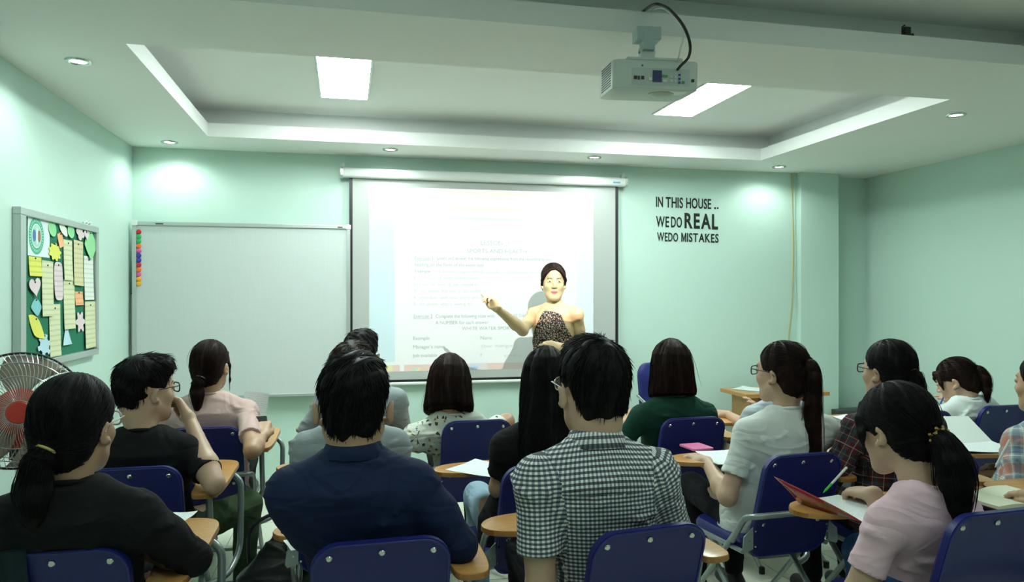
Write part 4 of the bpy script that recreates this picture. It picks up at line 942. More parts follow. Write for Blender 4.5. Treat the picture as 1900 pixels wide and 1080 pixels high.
# ------------------------------------------------------------------ a person
def person(label, seat=None, head=None, hyaw=0, hpitch=0, hroll=0, s=1.06, sw=.175, male=False, skinm=None, shirt=None, sleeve='short', uvmode=False, pants=None, shoes=None,
           hair='short', hairm=None, tie=None, tail=None, band=None, puff=0, wild=1.0, nst=700, armL=None, armR=None, lean=0, nk=.14, gl=None, seed=1, collar=False, h=.0075,
           body_yaw=0, stand=False, girth=1.0, root=None, legs=None, foldamp=.014, fine=.0050, neckback=.0, halter=False, pen=None, gbyaw=None, cuff=False, low_shoulder=0, locks=None):
    """seat: chair origin (x, y); head: skull centre in the world"""
    skinm = skinm or M_skin; hairm = hairm or M_hair; girth_b = girth if halter else 1; pants = pants or M_dark; shoes = shoes or M_shoe
    O = np.array([seat[0], seat[1], 0.0]); t = thing('person', label, 'person', tuple(O)); t['label'] = label
    H = np.array(head)-O; Rh = rotm(hyaw, hpitch, hroll)
    Rb = rotm(body_yaw)
    fwd = Rb @ V3(0, 1, 0); rgt = Rb @ V3(1, 0, 0)
    pel = V3(0, .01, .50) if not stand else V3(H[0], H[1]-.0, .88)+0*fwd
    if stand: pel = V3(*(H*[1, 1, 0]+[0, 0, .90]))-fwd*.02
    # neck base under the skull, pulled a little towards the pelvis
    NB = H+np.array([0, 0, -nk*s])-fwd*(.030+neckback)*s
    sd = {}
    shz = NB[2]-.078*s-low_shoulder
    for x, k in ((-1, 'L'), (1, 'R')): sd[k] = V3(*(NB+rgt*x*sw))*[1, 1, 0]+V3(0, 0, shz)-fwd*.005
    chest = NB+(pel-NB)*.36; chest += -fwd*.005
    waist = NB+(pel-NB)*.70
    # ---- arms
    ub = .285*s; lb = .245*s; hands = {}; el = {}
    for k, a in (('L', armL), ('R', armR)):
        x = -1 if k == 'L' else 1
        if a is None: a = dict(w=V3(-.14 if k == 'L' else .10, .17, .715))
        w = np.array(a['w'], 'f8')-(O if a.get('world') else 0)
        if 'e' in a: e = np.array(a['e'], 'f8')-(O if a.get('world') else 0)
        else: e, w = ik(sd[k], w, ub, lb, a.get('pole', rgt*x*.7+V3(0, 0, -1)-fwd*.2))
        el[k] = e; hd = np.array(a['d'], 'f8') if 'd' in a else (w-e)+fwd*.05; hn = a.get('n', V3(0, 0, -1)); hands[k] = (w, hd, hn, a.get('curl', .45), a.get('mode', 'rest'))
    # ---- body mesh: head and neck, both arms with hands, covered torso and legs, as one mesh
    acc = Acc(); nb_h = Rh.T @ (NB-H+V3(0, 0, -.03))
    fh = head_grid(nb_h/1.0, male, fine*s, s, nr=.056 if male else .048); Vh, Qh = fh.mesh()
    mi = np.zeros(len(Qh)); cen = Vh[Qh[:, 0]]/s; lipm = (cen[:, 1] > .0865) & (np.abs(cen[:, 0]) < .0225-.25*np.abs(cen[:, 2]+.0628)) & (np.abs(cen[:, 2]+.0628) < .0095*(1-(cen[:, 0]/.026)**2)); mi[lipm] = 1
    acc.add(Vh @ Rh.T+H, Qh, mi)
    ar = {}
    for k in ('L', 'R'):
        x = -1 if k == 'L' else 1; w, hd, hn, cu, md = hands[k]
        a_ = .046 if male else .040
        pr = [(sd[k], sd[k]+(el[k]-sd[k])*.5, a_*s, (a_-.003)*s, .02), (sd[k]+(el[k]-sd[k])*.5, el[k], (a_-.003)*s, .034*s, .02), (el[k], el[k]+(w-el[k])*.3, .035*s, .037*s, .02), (el[k]+(w-el[k])*.3, w, .037*s, .0235*s, .02)]
        pr += hand_prims(w, hd, hn, -x, cu, md, (1.0 if male else .92)*s); ar[k] = pr
        lo, hi = bbox(pr, .03); fa = Fld(lo, hi, .0048)
        for p in pr: fa.cap(p[0], p[1], p[2], p[3], p[4])
        Va, Qa = fa.mesh(); acc.add(Va, Qa, 0)
    # hips, legs
    kn = {}; an = {}
    for k in ('L', 'R'):
        x = -1 if k == 'L' else 1; hip = pel+rgt*x*.09+V3(0, 0, -.01)
        if stand: kn[k] = hip+V3(0, 0, -.42)+fwd*.02; an[k] = kn[k]+V3(0, 0, -.40)-fwd*.02
        else:
            lg = (legs or {}).get(k); kn[k] = pel+rgt*x*(.13 if male else .095)+fwd*.44+V3(0, 0, .0) if lg is None else np.array(lg[0]); an[k] = kn[k]+V3(x*.0, -.06, -.42) if lg is None else np.array(lg[1])
    fb = Fld((min(NB[0], pel[0])-.3, min(pel[1], NB[1])-.25, 0), (max(NB[0], pel[0])+.3, max(pel[1], NB[1], kn['L'][1], kn['R'][1])+.2, NB[2]+.06), .016)
    body_tor = lambda f, g, k=.03: (f.stack([[pel[2]-.07, *pel[:2], .155*g, .105*g], [waist[2], *waist[:2], .130*g, .095*g], [chest[2], *chest[:2], .150*g, .108*g], [shz, NB[0], NB[1]-.005, .125*g, .085*g], [NB[2]+.0, NB[0], NB[1], .055, .055]], k))
    if not halter:
        body_tor(fb, .80)
        for k in ('L', 'R'): fb.cap(NB+V3(0, 0, -.05), sd[k], .035, .035, .03)
        for k in ('L', 'R'): fb.cap(pel+rgt*(-.09 if k == 'L' else .09), kn[k], .06, .045, .03); fb.cap(kn[k], an[k], .045, .03, .03)
        Vb, Qb = fb.mesh(); acc.add(Vb, Qb, 0)
    else:                       # bare shoulders and back: a finer torso
        ft = Fld((NB[0]-.27, NB[1]-.22, pel[2]-.1), (NB[0]+.27, NB[1]+.22, NB[2]+.07), .007); body_tor(ft, .93*girth)
        for k in ('L', 'R'): ft.cap(NB+V3(0, 0, -.012), sd[k]+V3(0, 0, .012), .034, .036, .035); ft.ell(sd[k]+V3(0, 0, -.008), (.042, .044, .046), .035)
        Vb, Qb = ft.mesh(); acc.add(Vb, Qb, 0)
        for k in ('L', 'R'): fb.cap(pel+rgt*(-.09 if k == 'L' else .09), kn[k], .06, .045, .03); fb.cap(kn[k], an[k], .045, .03, .03)
        Vb, Qb = fb.mesh(); acc.add(Vb, Qb, 0)
    me = acc.mesh('body'); bo = new_obj('body', me, t, [skinm, M_lip])
    # eyes, brows
    for x in (-1, 1):
        c = H+Rh @ (V3(x*.031, .0842, .0064)*s)
        e = MB().lathe([(.0001, .0115), (.0045, .0108), (.008, .008), (.0108, .003), (.0115, 0), (.008, -.008), (.0001, -.0115)], 14, axis=tuple(Rh @ V3(0, 1, 0)), c=c).build('eye', M_eye, t, smooth=True)
        MB().lathe([(.0001, .0122), (.0035, .0119), (.0058, .0105), (.005, .009), (.0001, .009)], 12, axis=tuple(Rh @ V3(0, 1, 0)), c=c).build('iris', M_iris, e, smooth=True)
        MB().tube([H+Rh @ (V3(x*a, b, c_)*s) for a, b, c_ in ((.013, .0950, .0265), (.024, .0945, .0295), (.036, .0885, .0300), (.047, .078, .0265))], [.0012, .0028, .0024, .0009], 6).build('eyebrow', M_brow, t, smooth=True)
    # ---- shirt
    if shirt is not None:
        lo = np.minimum.reduce([NB, pel, sd['L'], sd['R'], el['L'], el['R'], ar['L'][3][1], ar['R'][3][1]])-.12; hi = np.maximum.reduce([NB, pel, sd['L'], sd['R'], el['L'], el['R'], ar['L'][3][1], ar['R'][3][1]])+.12
        lo[2] = pel[2]-.10; hi[2] = NB[2]+.09
        fs = Fld(lo, hi, h); g = girth
        if halter:
            body_tor(fs, girth, .02)
            for k in ('L', 'R'): fs.ell(chest+rgt*(-.065 if k == 'L' else .065)+fwd*.055+V3(0, 0, -.0), (.058, .058, .055), .04)
            # cut to a halter neckline: remove above slanted planes
            u = V3(0, 0, 1)
            fs.cutplane(NB+V3(0, 0, -.045)+fwd*.05, u, .006)
            for x in (-1, 1): fs.cutplane(NB+rgt*x*.052+V3(0, 0, -.045), rgt*x*1.0+u*.42, .006)
            fs.cutplane(chest-fwd*.02+V3(0, 0, -.02), -fwd+u*.8, .006)
        else:
            fs.stack([[pel[2]-.075, *pel[:2], .178*g, .128*g], [pel[2]+.03, *pel[:2], .172*g, .124*g], [waist[2], *waist[:2], .155*g, .116*g], [chest[2], *chest[:2], .168*g, .124*g], [shz+.005, NB[0], NB[1]-.008, .135*g, .098*g], [NB[2]+.005, NB[0], NB[1]-.003, .066*s, .066*s]], .03, '+', 2.3)
            bone = []
            for k in ('L', 'R'):
                x = -1 if k == 'L' else 1; aa_ = .046 if male else .040; r0 = (aa_+.010)*s; r1 = (aa_+.009)*s; r2 = .046*s
                fs.cap(NB+V3(0, 0, -.018)+rgt*x*.03, sd[k]+V3(0, 0, .004), .050, r0*.92, .035); fs.cap(chest+rgt*x*.07, sd[k]-V3(0, 0, .03), .085*g, .055, .05)
                fs.ell(chest-fwd*.055+rgt*x*.07+V3(0, 0, .05), (.07, .05, .09), .05)
                fullv = el[k]-sd[k]; W_ = ar[k][3][1]; fore = W_-el[k]
                def clipcap(a, b, ra, rb, end, dv, k_=.02):
                    a, b = np.array(a, 'f'), np.array(b, 'f'); ba = b-a; L2 = float(ba@ba)
                    def fn(X, Y, Z):
                        px, py, pz = X-a[0], Y-a[1], Z-a[2]; tt = np.clip((px*ba[0]+py*ba[1]+pz*ba[2])/L2, 0, 1)
                        dd_ = np.sqrt((px-ba[0]*tt)**2+(py-ba[1]*tt)**2+(pz-ba[2]*tt)**2)-(ra+(rb-ra)*tt)
                        return np.maximum(dd_, (X-end[0])*dv[0]+(Y-end[1])*dv[1]+(Z-end[2])*dv[2])
                    R_ = max(ra, rb); fs.op(fn, np.minimum(a, b)-R_, np.maximum(a, b)+R_, k_)
                uv_ = fullv/np.linalg.norm(fullv); fv_ = fore/np.linalg.norm(fore)
                if sleeve in ('short', 'cap'):
                    fr = .68 if sleeve == 'short' else .42; end = sd[k]+fullv*fr; clipcap(sd[k], sd[k]+fullv*(fr+.08), r0, r1+.001, end, uv_, .025)
                    clipcap(end-uv_*.028, end+uv_*.05, r1+.0025, r1+.0035, end, uv_, .004)
                else:
                    fr = {'three': .05, 'long': .93, 'rolled': .36}[sleeve]; end = el[k]+fore*fr
                    fs.cap(sd[k], (sd[k]+el[k])/2, r0, r1, .03); fs.cap((sd[k]+el[k])/2, el[k], r1, r2, .03); clipcap(el[k], el[k]+fore*(fr+.1), r2, r2 if sleeve != 'long' else .036*s, end, fv_, .02)
                    if sleeve == 'rolled': clipcap(end-fv_*.05, end+fv_*.03, r2+.003, r2+.003, end, fv_, .004)
            # neck opening
            fs.cap(NB+V3(0, 0, .035)+fwd*.012, NB+V3(0, 0, .12)+fwd*.03, .052*s, .056*s, .006, '-')
        Vs, Qs = fs.mesh(); nr = vnormals(Vs, Qs)
        am = foldamp; dd = folds(Vs, seed, am*.45, 12)+folds(Vs, seed+4, am*.55, 26)+folds(Vs, seed+9, am*.22, 55)
        # stretch folds radiate from the armpits
        for k in ('L', 'R'):
            c = sd[k]-V3(0, 0, .09)+(-rgt if k == 'R' else rgt)*.02; v = Vs-c; rr = np.linalg.norm(v, axis=1); ang = np.arctan2(v[:, 2], (v @ rgt)*(1 if k == 'R' else -1)); dd += am*.35*np.sin(ang*9+seed+3*np.sin(rr*14))*np.exp(-((rr-.09)/.07)**2)
        dd = np.maximum(dd, -.0032); 
        if collar:
            bk = np.clip(-((Vs-NB) @ fwd)/.04, 0, 1); zy = shz-.045+.02*np.cos((Vs-NB) @ rgt*14); dd = dd+.0035*bk/(1+np.exp(-(Vs[:, 2]-zy)/.0025))
        damp = np.clip((NB[2]+.02-Vs[:, 2])/.08, .1, 1); Vs = Vs+nr*(dd*damp)[:, None]
        if collar: pass
        cu = None
        if uvmode:
            cc = Vs[Qs]; cen = cc.mean(1); cu = np.empty((len(Qs), 4, 2))
            def sd_cap(p, a, b): ba = b-a; tt = np.clip(((p-a) @ ba)/(ba @ ba), 0, 1); return np.linalg.norm(p-a-tt[:, None]*ba, axis=1)
            dT = np.minimum(sd_cap(cen, chest, pel), sd_cap(cen, NB, chest))-.13; bones = []
            for k in ('L', 'R'): bones.append((sd[k], el[k])); bones.append((el[k], ar[k][3][1]))
            D = np.stack([dT]+[sd_cap(cen, a, b)-(.052) for a, b in bones], 0); who = D.argmin(0)
            ax = NB+(pel-NB)*np.clip((NB[2]-cc[..., 2])/(NB[2]-pel[2]), 0, 1)[..., None]; q = cc-ax
            X_ = q @ rgt; back = (cen-ax[:, 0]) @ fwd < 0
            ang = np.arctan2(X_, np.abs(q @ fwd)+.0); cu[..., 0] = np.where(back[:, None], X_*.55+ang*.07, .5-X_*.55-ang*.07); cu[..., 1] = cc[..., 2]*1.0-np.maximum(cc[..., 2]-shz+.02, 0)*.3+np.where(cen[:, None, 2] > shz-.03, .35*0-np.abs(q @ fwd)*.3, 0)
            for bi, (a, b) in enumerate(bones):
                m_ = who == bi+1; ba = (b-a)/np.linalg.norm(b-a); e1 = np.cross(ba, V3(0, 1, .3)); e1 /= np.linalg.norm(e1); e2 = np.cross(ba, e1)
                v = cc[m_]-a; al = v @ ba; cu[m_, :, 1] = al+bi*.37; aa = np.arctan2(v @ e1, v @ e2); ref = aa[:, :1]; aa = ref+(aa-ref+math.pi) % (2*math.pi)-math.pi; cu[m_, :, 0] = aa*.052
        nme = 'blouse' if 'blouse' in label else ('halter_top' if halter else ('shirt' if collar or 'plaid' in label else 't_shirt'))
        me = quads_to_mesh(nme, Vs, Qs, corner_uv=cu); so = new_obj(nme, me, t, shirt)
        if not halter and not collar:       # rib at the neckline
            ring = [NB+V3(0, 0, .004)+fwd*.006+(rgt*math.cos(a)*.058*s+(fwd*.060*s-V3(0, 0, .014))*math.sin(a)) for a in np.linspace(0, 2*math.pi, 28, endpoint=False)]
            MB().tube(ring, .0065, 8, closed=True).build('neck_rib', shirt, so, smooth=True)
        if collar:
            vs, fs_ = [], []; nseg = 40; prof = [(.055, .034, 0), (.059, .038, .0), (.064, .034, 0), (.071, .018, .0), (.082, -.004, 0), (.078, -.006, 0), (.064, .014, .0), (.057, .010, 0)]
            for i in range(nseg+1):
                a = math.radians(-60+300*i/nseg)+0; 
                a = math.radians(120+300*i/nseg); d_ = rgt*math.cos(a-math.pi/2-math.pi/6*0)+fwd*math.sin(a-math.pi/2)
                d_ = -fwd*math.cos(math.radians(-150+300*i/nseg))+rgt*math.sin(math.radians(-150+300*i/nseg)); fr_ = (d_ @ fwd+1)/2
                for (rr, zz_, _) in prof: vs.append(NB+d_*rr*s+V3(0, 0, zz_*s+.006-.022*fr_)+fwd*.006)
            m_ = len(prof)
            for i in range(nseg):
                for j in range(m_): fs_.append((i*m_+j, (i+1)*m_+j, (i+1)*m_+(j+1) % m_, i*m_+(j+1) % m_))
            Vc = np.array(vs); Qc = np.array(fs_); cuv = np.empty((len(Qc), 4, 2)); ccx = Vc[Qc]; aa = np.arctan2((ccx-NB) @ rgt, -((ccx-NB) @ fwd)); cuv[..., 0] = aa*.075; cuv[..., 1] = ccx[..., 2]*.9+np.linalg.norm((ccx-NB)[..., :2], axis=-1)*.8
            me = quads_to_mesh('collar', Vc, Qc[:, ::-1], corner_uv=cuv); new_obj('collar', me, so, shirt)
            # yoke seam and shoulder seams as stitched ridges
    if halter:
        for x in (-1, 1): MB().tube(catmull([NB+rgt*x*.040*s+V3(0, 0, -.052)+fwd*.062, NB+rgt*x*.046*s+V3(0, 0, -.015)+fwd*.040, NB+rgt*x*.050*s+V3(0, 0, .012), NB+rgt*x*.030*s+V3(0, 0, .018)-fwd*.045], 6), .0028, 6).build('strap', M_black, so, smooth=True)
    # ---- trousers
    fp = Fld((min(pel[0], kn['L'][0], kn['R'][0])-.24, min(pel[1], an['L'][1])-.22, .05), (max(pel[0], kn['R'][0], kn['L'][0])+.24, max(pel[1], kn['L'][1], kn['R'][1])+.18, pel[2]+.12), .011)
    fp.stack([[pel[2]-.10, *pel[:2], .17, .13], [pel[2]+.04, *pel[:2], .155, .115]], .04)
    for k in ('L', 'R'):
        x = -1 if k == 'L' else 1; fp.cap(pel+rgt*x*.085+V3(0, 0, -.035), kn[k], .084 if male else .078, .062, .04); fp.cap(kn[k], an[k]+V3(0, 0, .04), .062, .045, .03)
    fp.cutplane((0, 0, .09), (0, 0, -1), .004)
    Vp, Qp = fp.mesh(); nr = vnormals(Vp, Qp); Vp = Vp+nr*folds(Vp, seed+3, .003, 16)[:, None]
    new_obj('trousers', quads_to_mesh('trousers', Vp, Qp), t, pants)
    for k in ('L', 'R'):
        a = an[k]; f_ = Fld(a-np.array([.08, .14, .10]), a+np.array([.08, .26, .10]), .008); z = a[2]; a0 = V3(a[0], a[1], .045)
        f_.cap(a0-fwd*.03, a0+fwd*.12+V3(0, 0, -.005), .036, .034, .02); f_.cap(a0-fwd*.02, a0+V3(0, 0, .05), .036, .034, .03); f_.cutplane((0, 0, .004), (0, 0, -1), .004)
        Vf, Qf = f_.mesh()
        if len(Vf): new_obj('shoe', quads_to_mesh('shoe', Vf, Qf), t, shoes)
    # ---- hair
    tl = None if tail is None else [tuple(q) for q in tail]
    fhr = hair_field(hair, s, tie, tl, puff=puff, locks=locks); Vq, Qq = fhr.mesh()
    nrm = vnormals(Vq, Qq); r = np.random.RandomState(seed)
    az = np.arctan2(Vq[:, 0], -Vq[:, 1]+.02); rip = np.sin(az*26+np.sin(Vq[:, 2]*30+seed)*1.2)*.0009+np.sin(az*11+seed)*.0012
    if hair == 'short': rip = (np.sin(Vq @ (r.randn(3)*70))+np.sin(Vq @ (r.randn(3)*90))+np.sin(Vq @ (r.randn(3)*45)))*.0016
    Vq = Vq+nrm*rip[:, None]*s
    ho = new_obj('hair', quads_to_mesh('hair', Vq @ Rh.T+H, Qq), t, hairm)
    st, rad = hair_strands(fhr, hair, s, seed, nst, tie, tl, rad=.0013 if hair == 'short' else .0010, wild=wild)
    if tl is not None:
        t2, r2_ = tail_strands(tl, s, seed, max(120, nst//3), wild); i_ = np.linspace(0, st.shape[1]-1, t2.shape[1]); lo_ = np.floor(i_).astype(int); hi_ = np.minimum(lo_+1, st.shape[1]-1); w_ = (i_-lo_)[None, :, None]
        st = np.concatenate([st[:, lo_]*(1-w_)+st[:, hi_]*w_, t2]); rad = np.concatenate([rad, r2_])
    sm = strand_mesh('hair_strands', st @ Rh.T+H, rad); tag(new_obj('hair_strands', sm, ho, hairm), kind='stuff')
    if band is not None:
        bm_, kind = band; c = np.array(tie)*s; T1_ = np.array(tl[1][:3])*s if len(tl) > 1 else c; ax = T1_-np.array(tl[0][:3])*s; ax /= np.linalg.norm(ax)+1e-9; ax = Rh @ ax; c = Rh @ c+H
        e1 = np.cross(ax, V3(.2, .3, 1)); e1 /= np.linalg.norm(e1); e2 = np.cross(ax, e1); R_ = tl[0][3]*s+.003
        b = MB(); b.tube([c+(e1*math.cos(a)+e2*math.sin(a))*R_ for a in np.linspace(0, 2*math.pi, 20, endpoint=False)], .0035 if kind != 'clip' else .003, 8, closed=True)
        bo_ = b.build('hair_band' if kind != 'clip' else 'hair_clip', bm_, t, smooth=True)
        if kind == 'clip':
            for i in range(16):
                a = i*math.pi/8; cc_ = c+(e1*math.cos(a)+e2*math.sin(a))*(R_+.004)+ax*(.006 if i % 2 else -.006); MB().lathe([(.0001, -.006), (.0045, -.004), (.006, 0), (.0045, .004), (.0001, .006)], 8, c=cc_).build('bead', bm_, bo_, smooth=True)
    if gl is not None: glasses(t, Rh, H, s, gl[0], gl[1])
    return t, dict(H=H+O, NB=NB+O, sd={k: v+O for k, v in sd.items()}, el={k: v+O for k, v in el.items()}, w={k: v[0]+O for k, v in hands.items()}, Rh=Rh)
# ------------------------------------------------------------------ tablet chairs
def back_y(z): return -.27+(.80-z)*.30        # reclined backrest, rear face
def make_chair():
    t = thing('tablet_chair', '', 'chair')
    def panel_fn(off):
        def fn(x, y, z):        # x across, y height about the centre
            zz_ = .585+y; return (x, back_y(zz_)+off+z-.10*(x*x)/.04*.25, zz_)
        return fn
    b = MB(); out = rrect(.35, .43, .065, 6); n = len(out); f0 = panel_fn(0)
    # padded panel: rear shell and a slightly domed front
    rings = [(1, 0), (1.0, .010), (1.0, .022), (.93, .034), (.5, .042)]
    vs = []; 
    for k, (sc, th) in enumerate([(.6, -.0), (.975, 0)]+rings): vs += [f0(x*sc, y*sc, th) for x, y in out]
    m = 7; fs = [tuple(range(n))[::-1], tuple(range((m-1)*n, m*n))]
    for k in range(m-1):
        for i in range(n): fs.append((k*n+i, k*n+(i+1) % n, (k+1)*n+(i+1) % n, (k+1)*n+i))
    b.add(vs, fs); bk = b.build('backrest', M_vinyl, t, smooth=True)
    b = MB(); b.tube([f0(x*.975, y*.975, -.001) for x, y in out], .0035, 6, closed=True); b.build('piping', M_vinyl_edge, bk, smooth=True)
    for x, z in ((-.13, .765), (0, .768), (.13, .765), (-.125, .515), (.125, .515)):
        y = back_y(z)-.10*(max(abs(x), .108)**2)/.04*.25
        MB().lathe([(.0085, 0), (.0085, .002), (.006, .0045), (.001, .005)], 14, axis=(0, -1, -.3), c=(x, y-.0005, z)).build('bolt', M_chrome, bk, smooth=True)
    # seat
    out = rrect(.39, .37, .06, 5, 0, .05); vs = []; n = len(out)
    for sc, z in ((.9, .400), (1, .405), (1, .425), (.95, .440), (.6, .446)): vs += [(x*sc, .05+(y-.05)*sc, z) for x, y in out]
    fs = [tuple(range(n))[::-1], tuple(range(4*n, 5*n))]
    for k in range(4):
        for i in range(n): fs.append((k*n+i, k*n+(i+1) % n, (k+1)*n+(i+1) % n, (k+1)*n+i))
    MB().add(vs, fs).build('seat', M_vinyl, t, smooth=True)
    # frame
    for x in (-1, 1):
        MB().tube([(x*.205, -.15, .50), (x*.205, .28, .012)], .0115, 10).build('leg', M_steel, t, smooth=True)
        MB().tube([(x*.185, .17, .39), (x*.185, -.30, .012)], .0115, 10).build('leg', M_steel, t, smooth=True)
        MB().tube([(x*.195, -.16, .405), (x*.195, .22, .392)], .010, 8).build('seat_rail', M_steel, t, smooth=True)
        y0 = back_y(.47)-.02
        p = MB().prism([(0, 0), (0, .085), (-.075*1, .05), (-.085, .0), (-.07, -.012)], 0, .004, lambda a, c, z: (x*(.175+.0-a*.55), y0-z-.003, .425+c)).build('hinge_plate', M_steel, t)
        for a, c in ((.165, .435), (.165, .495), (.192, .455)): MB().lathe([(.005, 0), (.004, .003), (.001, .0035)], 8, axis=(0, -1, 0), c=(x*a, y0-.007, c)).build('bolt', M_chrome, p, smooth=True)
        for y in (.28, -.30): MB().lathe([(.015, 0), (.015, .03), (.012, .034)], 10, c=(x*(.205 if y > 0 else .185), y, 0)).build('foot', M_black, t, smooth=True)
    for y, z, w in ((.235, .06, .205), (-.245, .06, .185), (.21, .385, .195)): MB().tube([(-w, y, z), (w, y, z)], .009, 8).build('crossbar', M_steel, t, smooth=True)
    ub = fillet([(-.205, -.10, .43), (-.212, -.20, .555), (-.200, -.262, .572), (.200, -.262, .572), (.212, -.20, .555), (.205, -.10, .43)], .06, 5)
    MB().tube(ub, .0125, 10).build('rear_bar', M_steel, t, smooth=True)
    # tablet: armrest on the right broadening into a writing board in front
    outl = catmull([(.20, -.235, 0), (.245, -.250, 0), (.285, -.225, 0), (.30, -.10, 0), (.30, .12, 0), (.295, .27, 0), (.24, .33, 0), (.10, .345, 0), (-.12, .345, 0), (-.235, .325, 0), (-.29, .26, 0), (-.27, .195, 0), (-.18, .155, 0), (-.02, .130, 0), (.10, .07, 0), (.175, -.04, 0), (.19, -.15, 0)], 4, closed=True)
    poly = [(p.x, p.y) for p in outl]
    tb = MB().prism(poly, .667, .6865).build('tablet', M_wood, t, bevel=.004, bseg=2); tb.data.shade_smooth(); tb.data.set_sharp_from_angle(angle=math.radians(35))
    # its edge band and support
    q = MB(); nn = len(poly); vs = []
    for sc, z in ((1.0, .6705), (1.0, .683)): vs += [(x+(.0008 if x > 0 else -.0008), y+.0008*(1 if y > .1 else -1), z) for x, y in poly]
    q.add(vs, [(i, (i+1) % nn, nn+(i+1) % nn, nn+i) for i in range(nn)]); q.build('edge_band', M_wood_edge, tb)
    loop = fillet([(.285, -.13, .662), (.285, -.17, .60), (.285, -.15, .33), (.285, .02, .265), (.20, .06, .30)], .07, 5)
    loop = fillet([(.27, .20, .660), (.315, .20, .62), (.315, .17, .33), (.28, .05, .27), (.205, .03, .25)], .06, 5)
    MB().tube(loop, .0125, 10).build('tablet_support', M_steel, t, smooth=True)
    MB().tube([(.245, -.15, .664), (.245, -.10, .45), (.215, -.04, .38)], .0125, 10).build('arm_post', M_steel, t, smooth=True)
    MB().box((.21, -.19, .655), (.28, -.10, .666)).build('mounting_plate', M_steel, t); MB().box((.21, .10, .655), (.28, .26, .666)).build('mounting_plate', M_steel, t)
    return t
def copy_tree(o, parent=None):
    c = o.copy(); COL.objects.link(c); c.parent = parent
    for ch in list(o.children): copy_tree(ch, c)
    return c
proto = make_chair(); used = [False]
def chair(x, y, label, rz=0):
    c = proto if not used[0] else copy_tree(proto); used[0] = True
    c.location = (x, y, 0); c.rotation_euler = (0, 0, rz); tag(c, label, 'chair', 'blue tablet chairs in rows'); return (x, y)
def from_back(px, ytop):
    d = .62*F/(ytop-HZ); p = P(px, ytop, d); return p.x, p.y+.27
C1 = chair(*from_back(95, 1022), 'blue tablet chair at the bottom left with a dark cloth hung over its backrest')
C2 = chair(*from_back(240, 868), 'blue tablet chair under the black-shirted man resting his chin on his hand')
C3 = chair(*from_back(377, 793), 'blue tablet chair under the woman in the dusty pink blouse near the whiteboard')
C6 = chair(*from_back(702, 1003), 'blue tablet chair at the bottom centre under the man in the navy shirt', math.radians(2))
C9 = chair(*from_back(1180, 982), 'blue tablet chair at the bottom centre under the man in the checked shirt', math.radians(9))
C7 = chair(*from_back(881, 780), 'blue tablet chair under the woman in the white butterfly print blouse', math.radians(3))
C8 = chair(*from_back(998, 862), 'blue tablet chair under the woman with very long black hair', math.radians(8))
C10 = chair(*from_back(1284, 775), 'blue tablet chair under the woman in the dark green t-shirt', math.radians(2))
C12 = chair(*from_back(1483, 843), 'blue tablet chair under the woman in the white t-shirt with a long ponytail', math.radians(4))
C13 = chair(2.21, 2.66, 'blue tablet chair under the woman in the red plaid shirt, behind the pink t-shirt')
C14 = chair(*from_back(1842, 950), 'blue tablet chair at the bottom right corner under the woman in the pink t-shirt', math.radians(4))
C11 = chair(2.24, 3.68, 'blue tablet chair mostly hidden behind the white t-shirt, under the pale grey t-shirt')
C16 = chair(2.97, 3.60, 'empty blue tablet chair with loose papers, between the red plaid and the white blouse')
C15 = chair(*from_back(1868, 752), 'blue tablet chair at the right edge under the woman in the white blouse')
CP = chair(2.93, 2.68, 'blue tablet chair beyond the right edge, with an open folder on its writing board')
CB = chair(2.66, 2.08, 'blue tablet chair beyond the right edge, with an open book on its writing board')
C5 = chair(.0, 3.02, 'blue tablet chair hidden in front of the navy shirt, under the grey t-shirt')
C4 = chair(.02, 3.95, 'blue tablet chair in the front row, hidden behind two heads left of centre')
# ------------------------------------------------------------------ everyone in the room
def HD(px, ytop, y, s=1.06, k=.137): p = Q(px, ytop, y); return np.array([p.x, p.y, p.z-k*s])
D2 = math.radians
def W(p): return np.array(p)
TIE_LOW = (0, -.108, -.030); TIE_MID = (0, -.118, .02)
INFO = {}
def tail_low(L=.20, r=.026, back=.0): return [(0, -.104, -.028, .018), (0, -.125-back, -.060, r), (0, -.135-back, -.03-L*.55, r*1.15), (0, -.128-back, -.03-L, r*.55)]
I = INFO
_, I[1] = person('woman in a black t-shirt with glasses and a low ponytail, at the bottom left', C1, HD(140, 688, 2.05, 1.04), D2(-12), s=1.04, nk=.13, skinm=M_skin, shirt=M_blackcloth, sleeve='three', hair='tied', hairm=M_hair, sw=.155, girth=.94,
       tie=(0, -.114, -.030), tail=[(0, -.108, -.030, .017), (-.01, -.128, -.060, .030), (-.015, -.135, -.115, .036), (-.02, -.125, -.175, .024), (-.02, -.120, -.20, .010)], band=(mat('band_yellow', (.42, .36, .10), .5), 'band'), nst=1100, seed=11, gl=(mat('frame_clear', (.45, .40, .40), .3), 'rim'),
       armR=dict(world=1, e=W(QZ(358, 1036, .715)), w=W(QZ(238, 1012, .72)), d=(-1, .25, 0)), puff=.002)
_, I[2] = person('man in a black t-shirt and glasses resting his chin on his hand', C2, HD(270, 657, 3.06, 1.02), D2(-47), s=1.02, nk=.15, male=True, skinm=M_skin2, legs=dict(L=((-.02, .42, .48), (-.02, .36, .08)), R=((.32, .36, .47), (.31, .30, .08))), shirt=M_blackcloth, sleeve='short', pants=M_olive, shoes=M_shoer, hair='short', nst=1500, seed=22, sw=.18, wild=1.4,
       gl=(M_black, 'rim'), armR=dict(world=1, e=W(QZ(398, 898, .72)), w=W(Q(352, 778, 3.10)), d=W(Q(330, 742, 3.16)-Q(352, 778, 3.10)), n=(-.8, .1, .1), curl=.95))
